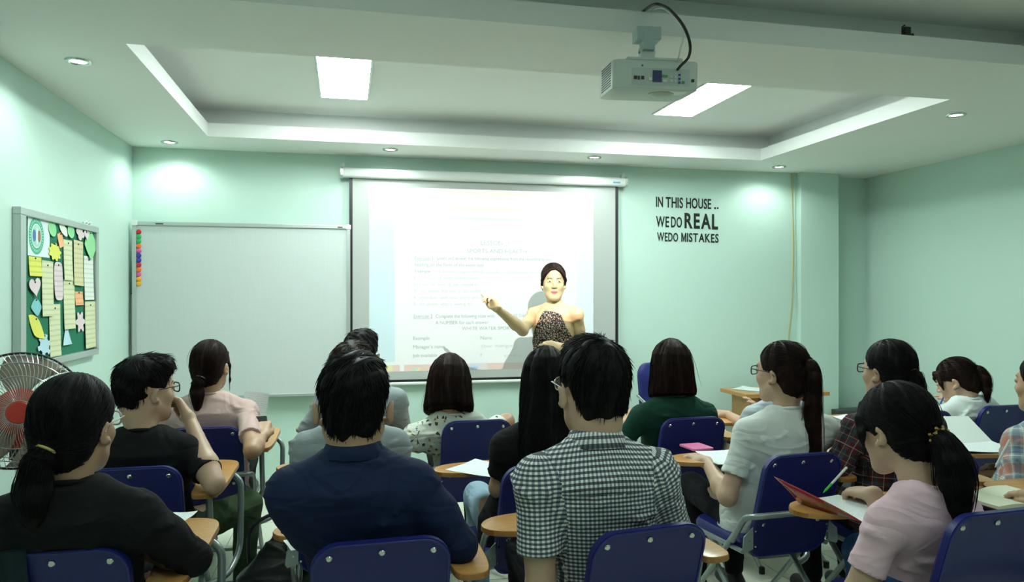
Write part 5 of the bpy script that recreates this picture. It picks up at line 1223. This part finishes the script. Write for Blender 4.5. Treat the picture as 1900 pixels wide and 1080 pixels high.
_, I[3] = person('woman in a dusty pink blouse with a low ponytail, front row by the whiteboard', C3, HD(391, 627, 3.85, 1.01), D2(-13), s=1.01, locks=[[(.06, .06, .06, .008), (.080, .035, 0, .006), (.081, .03, -.07, .0045), (.08, .03, -.12, .003)]], shirt=M_pinkb, sleeve='short', hair='tied', hairm=M_hairb, nst=900, seed=33, sw=.172,
       tie=(0, -.108, -.045), tail=[(0, -.106, -.045, .018), (-.01, -.122, -.075, .024), (-.012, -.125, -.12, .030), (-.015, -.115, -.19, .014), (-.012, -.112, -.22, .006)], band=(M_black, 'band'), armR=dict(world=1, e=W(QZ(468, 836, .715)), w=W(Q(486, 812, 3.62)), d=(.0, .5, .4), curl=.8))
_, I[4] = person('person with black hair in a grey t-shirt, front row, mostly hidden behind two men', C4, HD(670, 610, 3.92, 1.04), D2(-15), s=1.04, male=True, shirt=M_grey, hair='short', nst=700, seed=44, h=.009)
_, I[5] = person('man with brown-tinted hair in a grey t-shirt, hidden behind the navy shirt man', C5, HD(652, 632, 2.98, 1.06), D2(-8), s=1.06, male=True, shirt=M_grey, sleeve='short', hair='short', hairm=M_hairc, nst=900, seed=55, sw=.165, nk=.17, girth=1.0, armL=dict(w=(-.10, .15, .715), pole=(-.3, -.2, -1)), armR=dict(w=(.12, .15, .715), pole=(.3, -.2, -1)))
_, I[6] = person('man in a navy blue long-sleeved shirt seen from behind, bottom centre', C6, HD(656, 652, 2.06, 1.12), D2(-2), s=1.12, nk=.108, male=True, skinm=M_skin, shirt=M_navy, sleeve='rolled', collar=True, hair='short', nst=2200, seed=66, sw=.158, girth=1.06, wild=1.0, foldamp=.020,
       armL=dict(world=1, e=W(Q(572, 985, 2.05)), w=W(V3(-.10, 2.28, .725)), d=(1, .5, 0)), armR=dict(world=1, e=W(QZ(852, 1012, .725)), w=W(V3(.18, 2.24, .725)), d=(-1, .35, 0)))
_, I[7] = person('woman with bobbed hair in a white butterfly print blouse, looking down', C7, HD(834, 655, 3.76, 1.14), D2(-12), D2(-14), s=1.14, shirt=M_butter, uvmode=True, sleeve='short', hair='bob', hairm=M_hairb, nst=1100, seed=77, sw=.18, girth=1.0, neckback=.02,
       armL=dict(world=1, e=W(Q(766, 806, 3.80)), w=W(Q(812, 812, 4.0)), d=(1, .3, 0)), armR=dict(world=1, e=W(Q(940, 782, 3.80)), w=W(Q(905, 800, 4.05)), d=(-1, .3, 0)))
_, I[8] = person('woman with very long straight black hair in a black top', C8, HD(1013, 640, 2.78, 1.06), D2(-12), s=1.06, shirt=M_blackcloth, sleeve='short', pants=M_jeans, hair='long', hairm=M_hair, nst=1800, seed=88, sw=.17, armL=dict(world=1, e=W(Q(926, 905, 2.80)), w=W(Q(950, 880, 3.02)), d=(.5, 1, 0)))
_, I[9] = person('man in a blue and white checked shirt seen from behind', C9, HD(1099, 622, 2.01, 1.14), D2(8), s=1.14, nk=.128, male=True, skinm=M_skin2, shirt=M_check, uvmode=True, sleeve='short', collar=True, hair='short', nst=2200, seed=99, sw=.172, girth=1.08, wild=1.0, gl=(M_chrome, 'thin'),
       armL=dict(world=1, e=W(Q(1003, 1090, 1.96)), w=W(V3(.66, 2.33, .715)), d=(.6, .8, 0)), armR=dict(world=1, e=W(Q(1262, 1045, 2.04)), w=W(V3(.95, 2.34, .715)), d=(-.7, .7, 0)))
_, I[10] = person('woman with bobbed dark hair in a dark green t-shirt', C10, HD(1244, 627, 3.60, 1.12), D2(-8), s=1.12, shirt=M_greent, sleeve='short', hair='bob', hairm=M_hairb, nst=1100, seed=101, sw=.18, armL=dict(w=(-.20, .14, .70)))
_, I[11] = person('person in a pale grey t-shirt mostly hidden behind the long ponytail', C11, HD(1442, 650, 3.74, 1.0), D2(8), D2(-10), s=1.0, shirt=M_greyl, sleeve='short', hair='tied', tie=TIE_LOW, tail=tail_low(.12, .02), nst=500, seed=111, h=.009, armL=dict(world=1, e=W(Q(1383, 792, 3.72)), w=W(Q(1352, 770, 3.98)), d=(-.3, 1, .1)))
_, I[12] = person('woman in a white t-shirt with glasses and a long high ponytail', C12, HD(1450, 629, 2.80, 1.05), D2(24), D2(0), s=1.05, nk=.145, skinm=M_skin2, shirt=M_whitet, sleeve='short', hair='tied', hairm=M_hairb, nst=1800, seed=122, sw=.18,
       tie=(.0, -.118, .045), tail=[(0, -.102, .045, .020), (0, -.128, .040, .023), (0, -.140, .0, .026), (.0, -.138, -.09, .029), (.005, -.130, -.20, .033), (.01, -.135, -.30, .028), (.015, -.145, -.37, .012)], gl=(mat('frame_navy', (.008, .015, .04), .3), 'rim'),
       armL=dict(world=1, e=W(Q(1350, 922, 2.74)), w=W(Q(1312, 858, 2.98)), d=(-.35, 1, .15), curl=.7), armR=dict(world=1, w=W(Q(1372, 850, 3.08)), d=(-1, .35, .0), curl=.5))
_, I[13] = person('woman with glasses and a low ponytail in a red plaid shirt', C13, HD(1648, 626, 2.66, 1.03), D2(8), s=1.03, skinm=M_skin2, shirt=M_plaid, uvmode=True, sleeve='long', collar=False, hair='tied', hairm=M_hair, nst=1000, seed=133, sw=.175,
       tie=(0, -.116, .0), tail=[(0, -.102, .0, .017), (0, -.126, -.010, .024), (0, -.135, -.06, .028), (0, -.125, -.14, .024), (0, -.12, -.2, .01)], band=(mat('band_gold', (.45, .28, .08), .5), 'band'), gl=(mat('frame_brown', (.03, .02, .018), .3), 'rim'),
       armL=dict(w=(-.16, .16, .71)))
_, I[14] = person('woman in a pink t-shirt writing with a pen, gold beaded clip in her ponytail', C14, HD(1664, 707, 2.07, 1.16), D2(10), D2(-12), s=1.16, neckback=.065, locks=[[(-.040, .070, .072, .013), (-.066, .062, .035, .015), (-.078, .052, -.005, .011), (-.081, .048, -.05, .004), (-.079, .052, -.10, .003), (-.076, .052, -.14, .0025)]], skinm=M_skin2, shirt=M_pinkt, sleeve='short', pants=M_denim, hair='tied', hairm=M_hair, nst=2600, seed=144, sw=.132, girth=.88, puff=.004, legs=dict(L=((0.08, .38, .46), (.07, .34, .08)), R=((.21, .40, .46), (.20, .36, .08))),
       tie=(.0, -.122, -.025), tail=[(0, -.108, -.020, .024), (0, -.134, -.040, .032), (0, -.150, -.085, .040), (.0, -.150, -.14, .040), (-.0, -.145, -.20, .028), (0, -.14, -.25, .008)], band=(mat('clip_gold', (.45, .28, .12), .25, metal=.8), 'clip'),
       armL=dict(world=1, e=W(Q(1588, 1104, 1.98)), w=W(V3(1.86, 2.20, .53)), d=(.3, 1, 0)), armR=dict(world=1, w=W(QZ(1622, 918, .735)), d=W(QZ(1560, 905, .72)-QZ(1622, 918, .735)), n=(0, .15, -1), curl=.8, mode='pen', pole=(.4, -.6, -.7)))
_, I[15] = person('woman in a white blouse bent over her writing at the far right', C15, HD(1775, 661, 3.60, 1.04), D2(32), D2(-22), s=1.04, nk=.10, neckback=.04, locks=[[(-.05, .075, .07, .014), (-.03, .09, .045, .010), (-.028, .094, .02, .004)], [(-.06, .07, .06, .012), (-.074, .060, .01, .010), (-.076, .058, -.03, .005)]], skinm=M_skin2, shirt=M_whiteb, sleeve='long', hair='tied', hairm=M_hairb, nst=900, seed=155, sw=.17,
       tie=(0, -.112, .03), tail=[(0, -.100, .03, .018), (0, -.128, .024, .021), (0, -.138, -.03, .025), (0, -.120, -.09, .022), (0, -.10, -.15, .008)], band=(M_white, 'band'), armL=dict(world=1, w=W(Q(1768, 758, 3.70)), d=(-.8, .5, .1), curl=.9, mode='pen'))
_, I[16] = person('person in a pale plaid shirt with clasped hands, cut off at the right edge', CP, HD(1936, 652, 2.66, 1.06), D2(10), s=1.06, shirt=M_plaid2, uvmode=True, sleeve='rolled', hair='tied', tie=TIE_LOW, tail=tail_low(), nst=400, seed=166, h=.009,
       armL=dict(world=1, e=W(Q(1893, 905, 2.55)), w=W(Q(1850, 884, 2.84)), d=(-.35, 1, 0), curl=.8), armR=dict(world=1, w=W(Q(1872, 868, 2.92)), d=(-.9, .3, 0), curl=.8))
_, I[17] = person('person at the bottom right edge of whom only a hand on the open book shows', CB, HD(2105, 640, 2.02, 1.06), D2(15), s=1.06, shirt=M_blackcloth, sleeve='short', hair='tied', tie=TIE_LOW, tail=tail_low(), nst=300, seed=177, h=.009,
       armL=dict(world=1, w=W(QZ(1948, 926, .715)), d=(-.3, 1, 0), curl=.5))
# the teacher
TH_ = np.array(Q(1027, 486, 4.86)); TH_[2] -= .137*1.02
hyaw = math.radians(180-12)
tb = D2(180-40)
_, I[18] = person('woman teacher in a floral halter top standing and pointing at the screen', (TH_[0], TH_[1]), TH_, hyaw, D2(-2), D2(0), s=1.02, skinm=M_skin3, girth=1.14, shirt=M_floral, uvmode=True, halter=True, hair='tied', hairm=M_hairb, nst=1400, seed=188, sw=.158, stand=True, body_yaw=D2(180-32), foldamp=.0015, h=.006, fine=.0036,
       pants=M_dark, tie=(0, -.106, -.060), tail=[(0, -.100, -.055, .020), (0, -.125, -.075, .030), (0, -.118, -.100, .018)], band=(M_black, 'band'), puff=.001, wild=.5, locks=[[(x_*.045, .078, .070, .009), (x_*.070, .050, .045, .010), (x_*.080, .020, .015, .010), (x_*.078, -.02, -.03, .010), (x_*.06, -.06, -.055, .010)] for x_ in (-1, 1)],
       armR=dict(world=1, e=W(Q(970, 613, 4.72)), w=W(Q(924, 574, 4.62)), d=(-.62, .0, .80), n=(.3, -.2, -1), mode='point', curl=.9),
       armL=dict(world=1, e=W(Q(1078, 640, 4.86)), w=W(Q(1040, 645, 4.68)), d=(-1, -.15, .15), curl=.35, n=(0, 1, -.3)))
# ------------------------------------------------------------------ standing fan at the left edge
fc = P(36, 762, 2.68); t = thing('standing_fan', 'standing fan with red blades and a silver wire guard under the notice board', 'fan', (fc.x, fc.y, 0))
fz = fc.z; ax = Vector((.34, -.94, .04)).normalized(); e1 = ax.cross(Vector((0, 0, 1))).normalized(); e2 = e1.cross(ax).normalized(); C0 = Vector((0, 0, fz))
M_wire = mat('guard_wire', (.62, .64, .62), .25, metal=.8); M_fanred = mat('fan_red', (.50, .045, .03), .35); M_fanbl = mat('fan_blade', (.40, .33, .28), .25, trans=.45)
RG = .208
def fp(r, a, d): return C0+e1*(r*math.cos(a))+e2*(r*math.sin(a))+ax*d
for nm, sg in (('front_guard', 1), ('rear_guard', -1)):
    b = MB()
    for i in range(72 if sg > 0 else 56):
        a = 2*math.pi*i/(72 if sg > 0 else 56); sw_ = .5*sg
        b.tube([fp(RG*q, a+sw_*(1-q), sg*dd) for q, dd in ((.20, .070), (.45, .072), (.72, .060), (.92, .032), (1.0, .004))], .0011, 4, caps=False)
    g_ = tag(b.build(nm+'_wires', M_wire, t, smooth=True), kind='stuff')
    for q, dd in ((.20, .071), (.62, .067), (.85, .045)): MB().tube([fp(RG*q, 2*math.pi*k/40, sg*dd) for k in range(40)], .0016, 6, closed=True).build('guard_ring', M_wire, t, smooth=True)
MB().tube([fp(RG, 2*math.pi*k/56, 0) for k in range(56)], .0045, 8, closed=True).build('guard_rim', M_black, t, smooth=True)
MB().lathe([(.001, .078), (.036, .077), (.042, .070), (.042, .062)], 28, axis=tuple(ax), c=C0).build('centre_badge', M_fanred, t, smooth=True)
MB().lathe([(.02, -.03), (.075, -.02), (.082, .02), (.06, .036), (.001, .044)], 30, axis=tuple(ax), c=C0).build('hub', M_fanred, t, smooth=True)
for k in range(5):
    a0 = 2*math.pi*k/5+.25; vs = []; ni, nj = 8, 8
    for i in range(ni):
        r_ = .035+(.200-.035)*i/(ni-1); wdt = .30+.42*math.sin(math.pi*min(1, (i+1.2)/ni)*.62)
        for j in range(nj): u_ = j/(nj-1)-.5; vs.append(fp(r_, a0+u_*wdt*1.5+.5*(i/ni)**2, .028*u_*2*(1-.3*i/ni)))
    fs = [(i*nj+j, (i+1)*nj+j, (i+1)*nj+j+1, i*nj+j+1) for i in range(ni-1) for j in range(nj-1)]
    o = MB().add(vs, fs).build('blade', M_fanbl, t, smooth=True); md = o.modifiers.new('s', 'SOLIDIFY'); md.thickness = .003
MB().lathe([(.03, -.19), (.055, -.18), (.065, -.12), (.06, -.085), (.03, -.08)], 24, axis=tuple(ax), c=C0).build('motor_housing', M_black, t, smooth=True)
kc = C0-ax*.13
MB().box((-.028, -.03, fz-.20), (.028, .03, fz-.03), c=(kc.x, kc.y, 0)).build('neck', M_black, t, bevel=.008)
MB().box((-.026, -.07, fz-.15), (.030, -.02, fz-.03), c=(kc.x, kc.y, 0)).build('front_cover', M_fanred, t, bevel=.01)
MB().lathe([(.017, .05), (.017, fz-.18)], 16, c=(kc.x, kc.y, 0)).build('pole', M_chrome, t, smooth=True)
MB().lathe([(.18, 0), (.18, .02), (.15, .035), (.04, .055), (.025, .10)], 36, c=(kc.x, kc.y, 0)).build('base', M_black, t, smooth=True)
MB().tube(catmull([(kc.x-.03, kc.y-.03, fz-.12), (kc.x-.06, kc.y-.07, fz-.26), (kc.x-.03, kc.y-.05, fz-.45), (kc.x-.05, kc.y-.02, .3), (kc.x-.06, kc.y, .05)], 5), .0035, 6).build('cord', M_black, t, smooth=True)

# ------------------------------------------------------------------ teacher's desk, tall chair, dark box at the front right
def wbox(lo, hi, nm, m, par, rel, bev=.003): return MB().box(lo, hi).build(nm, m, par, bevel=bev, rel=rel)
dy = 5.02; dl = Q(1385, 712, dy); dr = Q(1540, 728, dy); dz = Q(1540, 727, dy).z; r = Vector(((dl.x+dr.x)/2, dy+.18, 0))
t = thing('desk', 'orange-brown wooden desk in front of the pillar with papers on it', 'desk', tuple(r))
wbox((dl.x, dy, dz-.03), (dr.x, dy+.40, dz), 'desk_top', M_wood, t, r)
for xx in (dl.x+.08, dr.x-.115): wbox((xx, dy+.05, 0), (xx+.045, dy+.36, dz-.03), 'side_panel', M_wood, t, r)
wbox((dl.x+.125, dy+.30, dz-.35), (dr.x-.115, dy+.32, dz-.03), 'modesty_panel', M_wood_edge, t, r)
tc_ = Q(1268, 676, 4.75); t = thing('tall_chair', 'tall blue upholstered chair with a chrome arm, standing empty behind the dark green t-shirt', 'chair', (tc_.x, tc_.y, 0), math.radians(203))
zt_ = tc_.z
def tb_fn(x, y, z): return (x, -.22+z-(zt_-.30-y)*-.0-(.10*(y-(zt_-.27))), y)
b = MB(); out = rrect(.44, .54, .09, 6, 0, zt_-.27); n_ = len(out); vs = []
for sc, th in ((.95, 0), (1, .01), (1, .035), (.93, .05), (.5, .056)): vs += [tb_fn(x*sc, zt_-.27+(y-zt_+.27)*sc, th) for x, y in out]
fs = [tuple(range(n_))[::-1], tuple(range(4*n_, 5*n_))]+[(k*n_+i, k*n_+(i+1) % n_, (k+1)*n_+(i+1) % n_, (k+1)*n_+i) for k in range(4) for i in range(n_)]
b.add(vs, fs).build('backrest', M_vinyl, t, smooth=True)
MB().prism(rrect(.44, .42, .06), .42, .48).build('seat', M_vinyl, t, bevel=.01)
for x in (-1, 1):
    MB().tube(fillet([(x*.245, -.20, zt_-.22), (x*.255, -.05, zt_-.30), (x*.255, .10, zt_-.36), (x*.25, .18, .42), (x*.24, .2, .01)], .08, 5), .012, 10).build('arm_frame', M_chrome, t, smooth=True)
    MB().tube([(x*.24, -.16, .45), (x*.24, -.24, .01)], .012, 10).build('leg', M_chrome, t, smooth=True)
    MB().tube([(x*.24, -.2, .42), (x*.24, .19, .42)], .010, 8).build('seat_rail', M_chrome, t, smooth=True)
bb = Q(1556, 762, 5.45); b2 = Q(1602, 776, 5.45)
t = thing('speaker_box', 'low dark grey box against the wall in the right corner recess', 'box', (bb.x, 5.45, 0))
w_ = .42; MB().box((0, 0, 0), (w_, .14, bb.z)).build('case', mat('dark_grey_plastic', (.05, .06, .06), .5), t, bevel=.008)
MB().box((.03, -.004, bb.z*.35), (w_-.03, 0, bb.z-.03)).build('grille', M_black, t)

# ------------------------------------------------------------------ papers, books, folder, pens
def papermat(nm, c=(.66, .74, .74), sc=60):
    m = mat('paper_'+nm, c, .7)
    if len(m.node_tree.nodes) < 4:
        N, L = nt(m); tc = N.new('ShaderNodeTexCoord'); sp_ = N.new('ShaderNodeSeparateXYZ'); L.new(tc.outputs['Object'], sp_.inputs[0])
        ln = stripe(N, L, sp_.outputs['Y'], .011, .0, .28); n_ = N.new('ShaderNodeTexNoise'); n_.inputs['Scale'].default_value = 220; L.new(tc.outputs['Object'], n_.inputs[0])
        ink = nmath(N, L, 'MULTIPLY', ln, nmath(N, L, 'GREATER_THAN', n_.outputs[0], .5)); L.new(mixc(N, L, nmath(N, L, 'MULTIPLY', ink, .35), c, (.15, .18, .22)), N['Principled BSDF'].inputs['Base Color'])
    return m
M_paper = papermat('printed'); M_pplain = mat('paper_plain', (.64, .72, .68), .7); M_cream = mat('paper_cream', (.62, .66, .50), .7)
TZ = .6872
def sheet(x, y, z, rz, label, w=.21, l=.297, m=None, curl=.012, name='paper_sheet', tilt=None, parent=None):
    b = MB(); nx, ny = 7, 7; vs = []
    for s_ in (0, 1):
        for i in range(nx):
            for j in range(ny):
                u_, v_ = i/(nx-1)-.5, j/(ny-1)-.5; vs.append((u_*w, v_*l, curl*(max(0, abs(u_+v_)-.55))**1.5*2+.0006*s_))
    fs = []
    for i in range(nx-1):
        for j in range(ny-1): q = (i*ny+j, (i+1)*ny+j, (i+1)*ny+j+1, i*ny+j+1); fs.append(q[::-1]); fs.append(tuple(k+nx*ny for k in q))
    o = b.add(vs, fs).build(name, m or M_paper, parent, smooth=True); o.location = (x, y, z); o.rotation_euler = (0, 0, rz) if tilt is None else tilt
    return tag(o, label, 'paper') if parent is None else o
def stack_sheets(x, y, rz, label, n=3, **k):
    for i in range(n): sheet(x+.004*i, y+.003*i, TZ+.0012*i, rz+.05*i, label if n == 1 else label+[', bottom sheet', ', middle sheet', ', top sheet'][i if n == 3 else (0 if i == 0 else 2)], **k)
p = QZ(893, 872, TZ); sheet(p.x+.03, p.y, TZ, .75, 'white sheet of paper on the tablet left of the long-haired woman')
p = QZ(1338, 853, TZ); stack_sheets(p.x+.05, p.y+.02, -.15, 'printed sheet under the hands of the woman in the white t-shirt', 2)
o = MB().prism(rrect(.11, .13, .008), 0, .010).build('notebook', mat('pink_cover', (.62, .16, .34), .4), None, bevel=.002); p = QZ(1316, 838, TZ); o.location = (p.x-.02, p.y+.09, TZ); o.rotation_euler = (0, 0, .1); tag(o, 'thin pink notebook behind the hands of the woman in the white t-shirt', 'notebook')
p = Q(1568, 842, 3.02); sheet(p.x, p.y, p.z, 0, 'white sheet hanging beside the white t-shirt, left of the red plaid sleeve', tilt=(math.radians(68), .35, -.5), m=M_paper)
for i, (px_, py_, rz, lb) in enumerate(((1572, 778, .2, 'loose white sheet on the empty tablet left of the plaid shirt, larger one'), (1560, 790, -.5, 'loose white sheet on the empty tablet, nearer one turned askew'))):
    p = QZ(px_, py_, TZ); sheet(p.x+.02, p.y, TZ+.001*i, rz, lb, w=.18, l=.22)
p = Q(471, 764, 3.98); sheet(p.x, p.y, p.z, 0, 'white printed sheet held up beside the woman in the pink blouse', tilt=(math.radians(82), .18, .15), w=.12, l=.20)
o = MB().prism(rrect(.065, .13, .008), 0, .008).build('mobile_phone', M_black, None, bevel=.002); p = Q(483, 797, 3.68); o.location = p; o.rotation_euler = (math.radians(60), 0, .2); tag(o, 'black mobile phone held by the woman in the pink blouse', 'phone')
p = QZ(248, 1005, TZ); sheet(p.x+.0, p.y+.03, TZ, .2, 'white sheet under the forearm of the woman at the bottom left')
p = QZ(330, 962, TZ); sheet(p.x-.02, p.y+.02, TZ, -.3, 'small white sheet on the tablet right of the woman at the bottom left', w=.12, l=.10)
p = QZ(541, 1013, TZ); sheet(p.x+.03, p.y+.02, TZ, .3, 'white sheet on the tablet left of the navy shirt', w=.09, l=.10, curl=0)
p = QZ(966, 955, TZ); o = MB().prism(rrect(.045, .028, .008), 0, .016).build('eraser', mat('eraser_white', (.62, .68, .60), .6), None, bevel=.003); o.location = (p.x+.01, p.y, TZ); o.rotation_euler = (0, 0, -.5); tag(o, 'small white eraser on the tablet left of the checked shirt', 'eraser')
# desk papers
for i, (px_, py_, rz) in enumerate(((1405, 712, .2), (1420, 714, -.3), (1395, 713, .6))):
    p = QZ(px_, 722, dz); sheet(p.x+.0, dy+.12+.06*i, dz+.0012*i, rz, 'white sheet on the wooden desk, %s' % ('lowest of the pile', 'middle of the pile', 'topmost of the pile')[i])
# open folder on the tablet at the right
p = QZ(1820, 832, TZ); t = thing('folder', 'open pale folder with printed sheets on the writing board before the white blouse', 'folder', (p.x, p.y, TZ), -.12)
MB().box((-.15, -.11, 0), (.15, .11, .003)).build('cover', M_black, t)
sheet(0, 0, .004, 0, '', w=.28, l=.21, parent=t, name='sheet')
o = MB().box((-.15, 0, 0), (.15, .20, .003)).build('raised_cover', M_pplain, t); o.location = (0, .11, .002); o.rotation_euler = (math.radians(30), 0, 0)
# red folder held up over the tablet of the woman in pink
a, b_, c_, d_ = Q(1437, 887, 2.50), QZ(1482, 935, TZ), QZ(1600, 972, TZ), Q(1530, 915, 2.42)
M_red = mat('red_cover', (.20, .012, .022), .25, coat=.5)
N, L = nt(M_red); tcn = N.new('ShaderNodeTexCoord'); nz = N.new('ShaderNodeTexNoise'); nz.inputs['Scale'].default_value = 14; L.new(tcn.outputs['Object'], nz.inputs[0]); rp = N.new('ShaderNodeValToRGB'); rp.color_ramp.elements[0].color = (.34, .016, .026, 1); rp.color_ramp.elements[1].color = (.22, .10, .03, 1); rp.color_ramp.elements[0].position = .52; rp.color_ramp.elements[1].position = .6; L.new(nz.outputs[0], rp.inputs[0]); L.new(rp.outputs[0], N['Principled BSDF'].inputs['Base Color'])
bs = b_+Vector((-.02, .04, .0))
t = thing('red_booklet', 'dark red booklet with its cover raised on the tablet of the woman in pink', 'booklet', (b_.x, b_.y, TZ)); rr0 = t.location.copy()
A = Vector((b_.x, b_.y, TZ+.003)); B = Vector((c_.x, c_.y, TZ+.003)); up_ = Vector((-.10, .05, .085)); 
ab = (B-A)
up_ = Q(1437, 887, A.y+.05)-A; q = MB(); vs = []
for i in range(9):
    u_ = i/8; bt = A.lerp(B, u_); tp_ = bt+up_*(max(0, 1-u_)**.75)+Vector((0, .004, .004))
    for k in range(4): m_ = bt.lerp(tp_, k/3); vs.append(m_+Vector((0, -.008*math.sin(math.pi*k/3), 0)))
fs = [(i*4+k, (i+1)*4+k, (i+1)*4+k+1, i*4+k+1) for i in range(8) for k in range(3)]
o = q.add(vs, fs).build('raised_cover', M_red, t, smooth=True, rel=rr0); md = o.modifiers.new('s', 'SOLIDIFY'); md.thickness = .0012
nrm_ = Vector((-ab.y, ab.x, 0)).normalized()*.20
if nrm_.y < 0: nrm_ = -nrm_
MB().add([A, B, B+nrm_, A+nrm_]+[v+Vector((0, 0, .004)) for v in (A, B, B+nrm_, A+nrm_)], [(3, 2, 1, 0), (4, 5, 6, 7), (0, 1, 5, 4), (1, 2, 6, 5), (2, 3, 7, 6), (3, 0, 4, 7)]).build('pages', M_paper, t, rel=rr0)
# pens
def pen(p0, p1, m1, m2, label, r_=.0045):
    p0, p1 = Vector(p0), Vector(p1); o = MB().tube([p0-p0, (p1-p0)*.03, (p1-p0)*.12], [.0008, .0015, r_], 8).build('pen', m1, None, smooth=True); o.location = p0
    MB().tube([(p1-p0)*.12, (p1-p0)*.35], r_, 8).build('grip', m1, o, smooth=True); MB().tube([(p1-p0)*.35, (p1-p0)], r_*1.02, 8).build('barrel', m2, o, smooth=True)
    return tag(o, label, 'pen')
M_gr = mat('green_pen', (.05, .55, .06), .3); M_pw = mat('pen_barrel', (.62, .70, .66), .3)
h14 = I[14]['w']['R']; tip = QZ(1527, 915, TZ+.004); pen(tip, tip+Vector((.115, .03, .075)).normalized()*.15, M_gr, M_pw, 'green and white pen in the hand of the woman in pink')
h15 = I[15]['w']['L']; tp = Q(1741, 758, 3.76); pen(tp, tp+Vector((.03, .0, .055)).normalized()*.13, mat('blue_pen', (.02, .06, .40), .3), MATS.get('blue_pen') or M_black, 'blue pen in the hand of the woman in the white blouse')
tp = QZ(1846, 868, .72); pen(tp, tp+Vector((.04, .0, .06)).normalized()*.13, M_pw, M_pw, 'white pen held in the clasped hands at the right edge')
# open book on the right edge tablet
p = QZ(1848, 926, TZ); t = thing('open_book', 'open notebook with blank cream pages on the tablet at the right edge', 'book', (p.x+.03, p.y, TZ), .1)
for sx in (-1, 1):
    b = MB(); vs = []; nx = 8
    for i in range(nx):
        u_ = i/(nx-1); z_ = .016*(1-(1-u_)**3)*(1-.55*u_)+.004
        for y_ in (-.10, .10): vs += [(sx*u_*.145, y_, z_), (sx*u_*.145, y_, 0)]
    fs = []
    for i in range(nx-1): a0 = i*4; b0 = a0+4; fs += [(a0, b0, b0+2, a0+2), (a0+1, a0+3, b0+3, b0+1), (a0, a0+1, b0+1, b0), (a0+2, b0+2, b0+3, a0+3)]
    fs += [((nx-1)*4, (nx-1)*4+1, (nx-1)*4+3, (nx-1)*4+2)]
    b.add(vs, fs).build('pages', M_cream, t, smooth=False)
MB().box((-.148, -.102, -.0005), (.148, .102, .001)).build('cover', mat('maroon_cover', (.25, .03, .05), .5), t)
# dark cloth over the chair at the bottom left
cx_, cy0 = C1[0]-.165, C1[1]; vs = []; nu, nv = 12, 16
prof = [(.05, .52), (.055, .60), (.052, .70), (.045, .76), (.03, .800), (.0, .812), (-.03, .80), (-.040, .75), (-.038, .70), (-.03, .62), (-.02, .54), (-.01, .46)]
prof = [(y-.0, z) for y, z in prof]
for i in range(nv):
    x_ = cx_-.07+.185*i/(nv-1)
    for j, (y_, z_) in enumerate(prof):
        by = back_y(min(z_, .80))+.015; w_ = .006*math.sin(i*1.7+j*.3)
        vs.append((x_, cy0+by+y_*.9+(w_ if y_ < 0 else -w_), z_+.006))
fs = [(i*12+j, (i+1)*12+j, (i+1)*12+j+1, i*12+j+1) for i in range(nv-1) for j in range(11)]
o = MB().add(vs, fs).build('jacket', M_cloth_d, None, smooth=True, rel=(cx_, cy0, .5)); o.location = (cx_, cy0, .5); md = o.modifiers.new('s', 'SOLIDIFY'); md.thickness = .006; md.offset = 1
tag(o, 'dark teal cloth jacket draped over the backrest at the bottom left corner', 'jacket')
# black bag on the floor left of the navy shirt
p = QZ(505, 1040, .30); f = Fld((-.22, -.16, -.02), (.22, .16, .50), .010)
f.stack([[0, 0, 0, .17, .11], [.10, 0, 0, .18, .12], [.24, .01, 0, .15, .09], [.34, .03, 0, .09, .04], [.40, .05, 0, .05, .02]], .03, '+', 2.6); f.cutplane((0, 0, 0), (0, 0, -1), .01)
Vb_, Qb_ = f.mesh(); nb_ = vnormals(Vb_, Qb_); Vb_ = Vb_+nb_*folds(Vb_, 5, .012, 14)[:, None]
t = thing('bag', 'slouching black bag standing on the floor left of the navy shirt', 'bag', (p.x, p.y, .004))
new_obj('bag_body', quads_to_mesh('bag_body', Vb_, Qb_), t, mat('black_nylon', (.010, .014, .014), .38, bump=.3, bscale=60))
MB().tube(catmull([(-.09, -.02, .30), (-.08, -.03, .44), (.02, -.03, .50), (.11, -.02, .44), (.12, -.01, .33)], 6), .008, 8).build('strap', M_black, t, smooth=True)
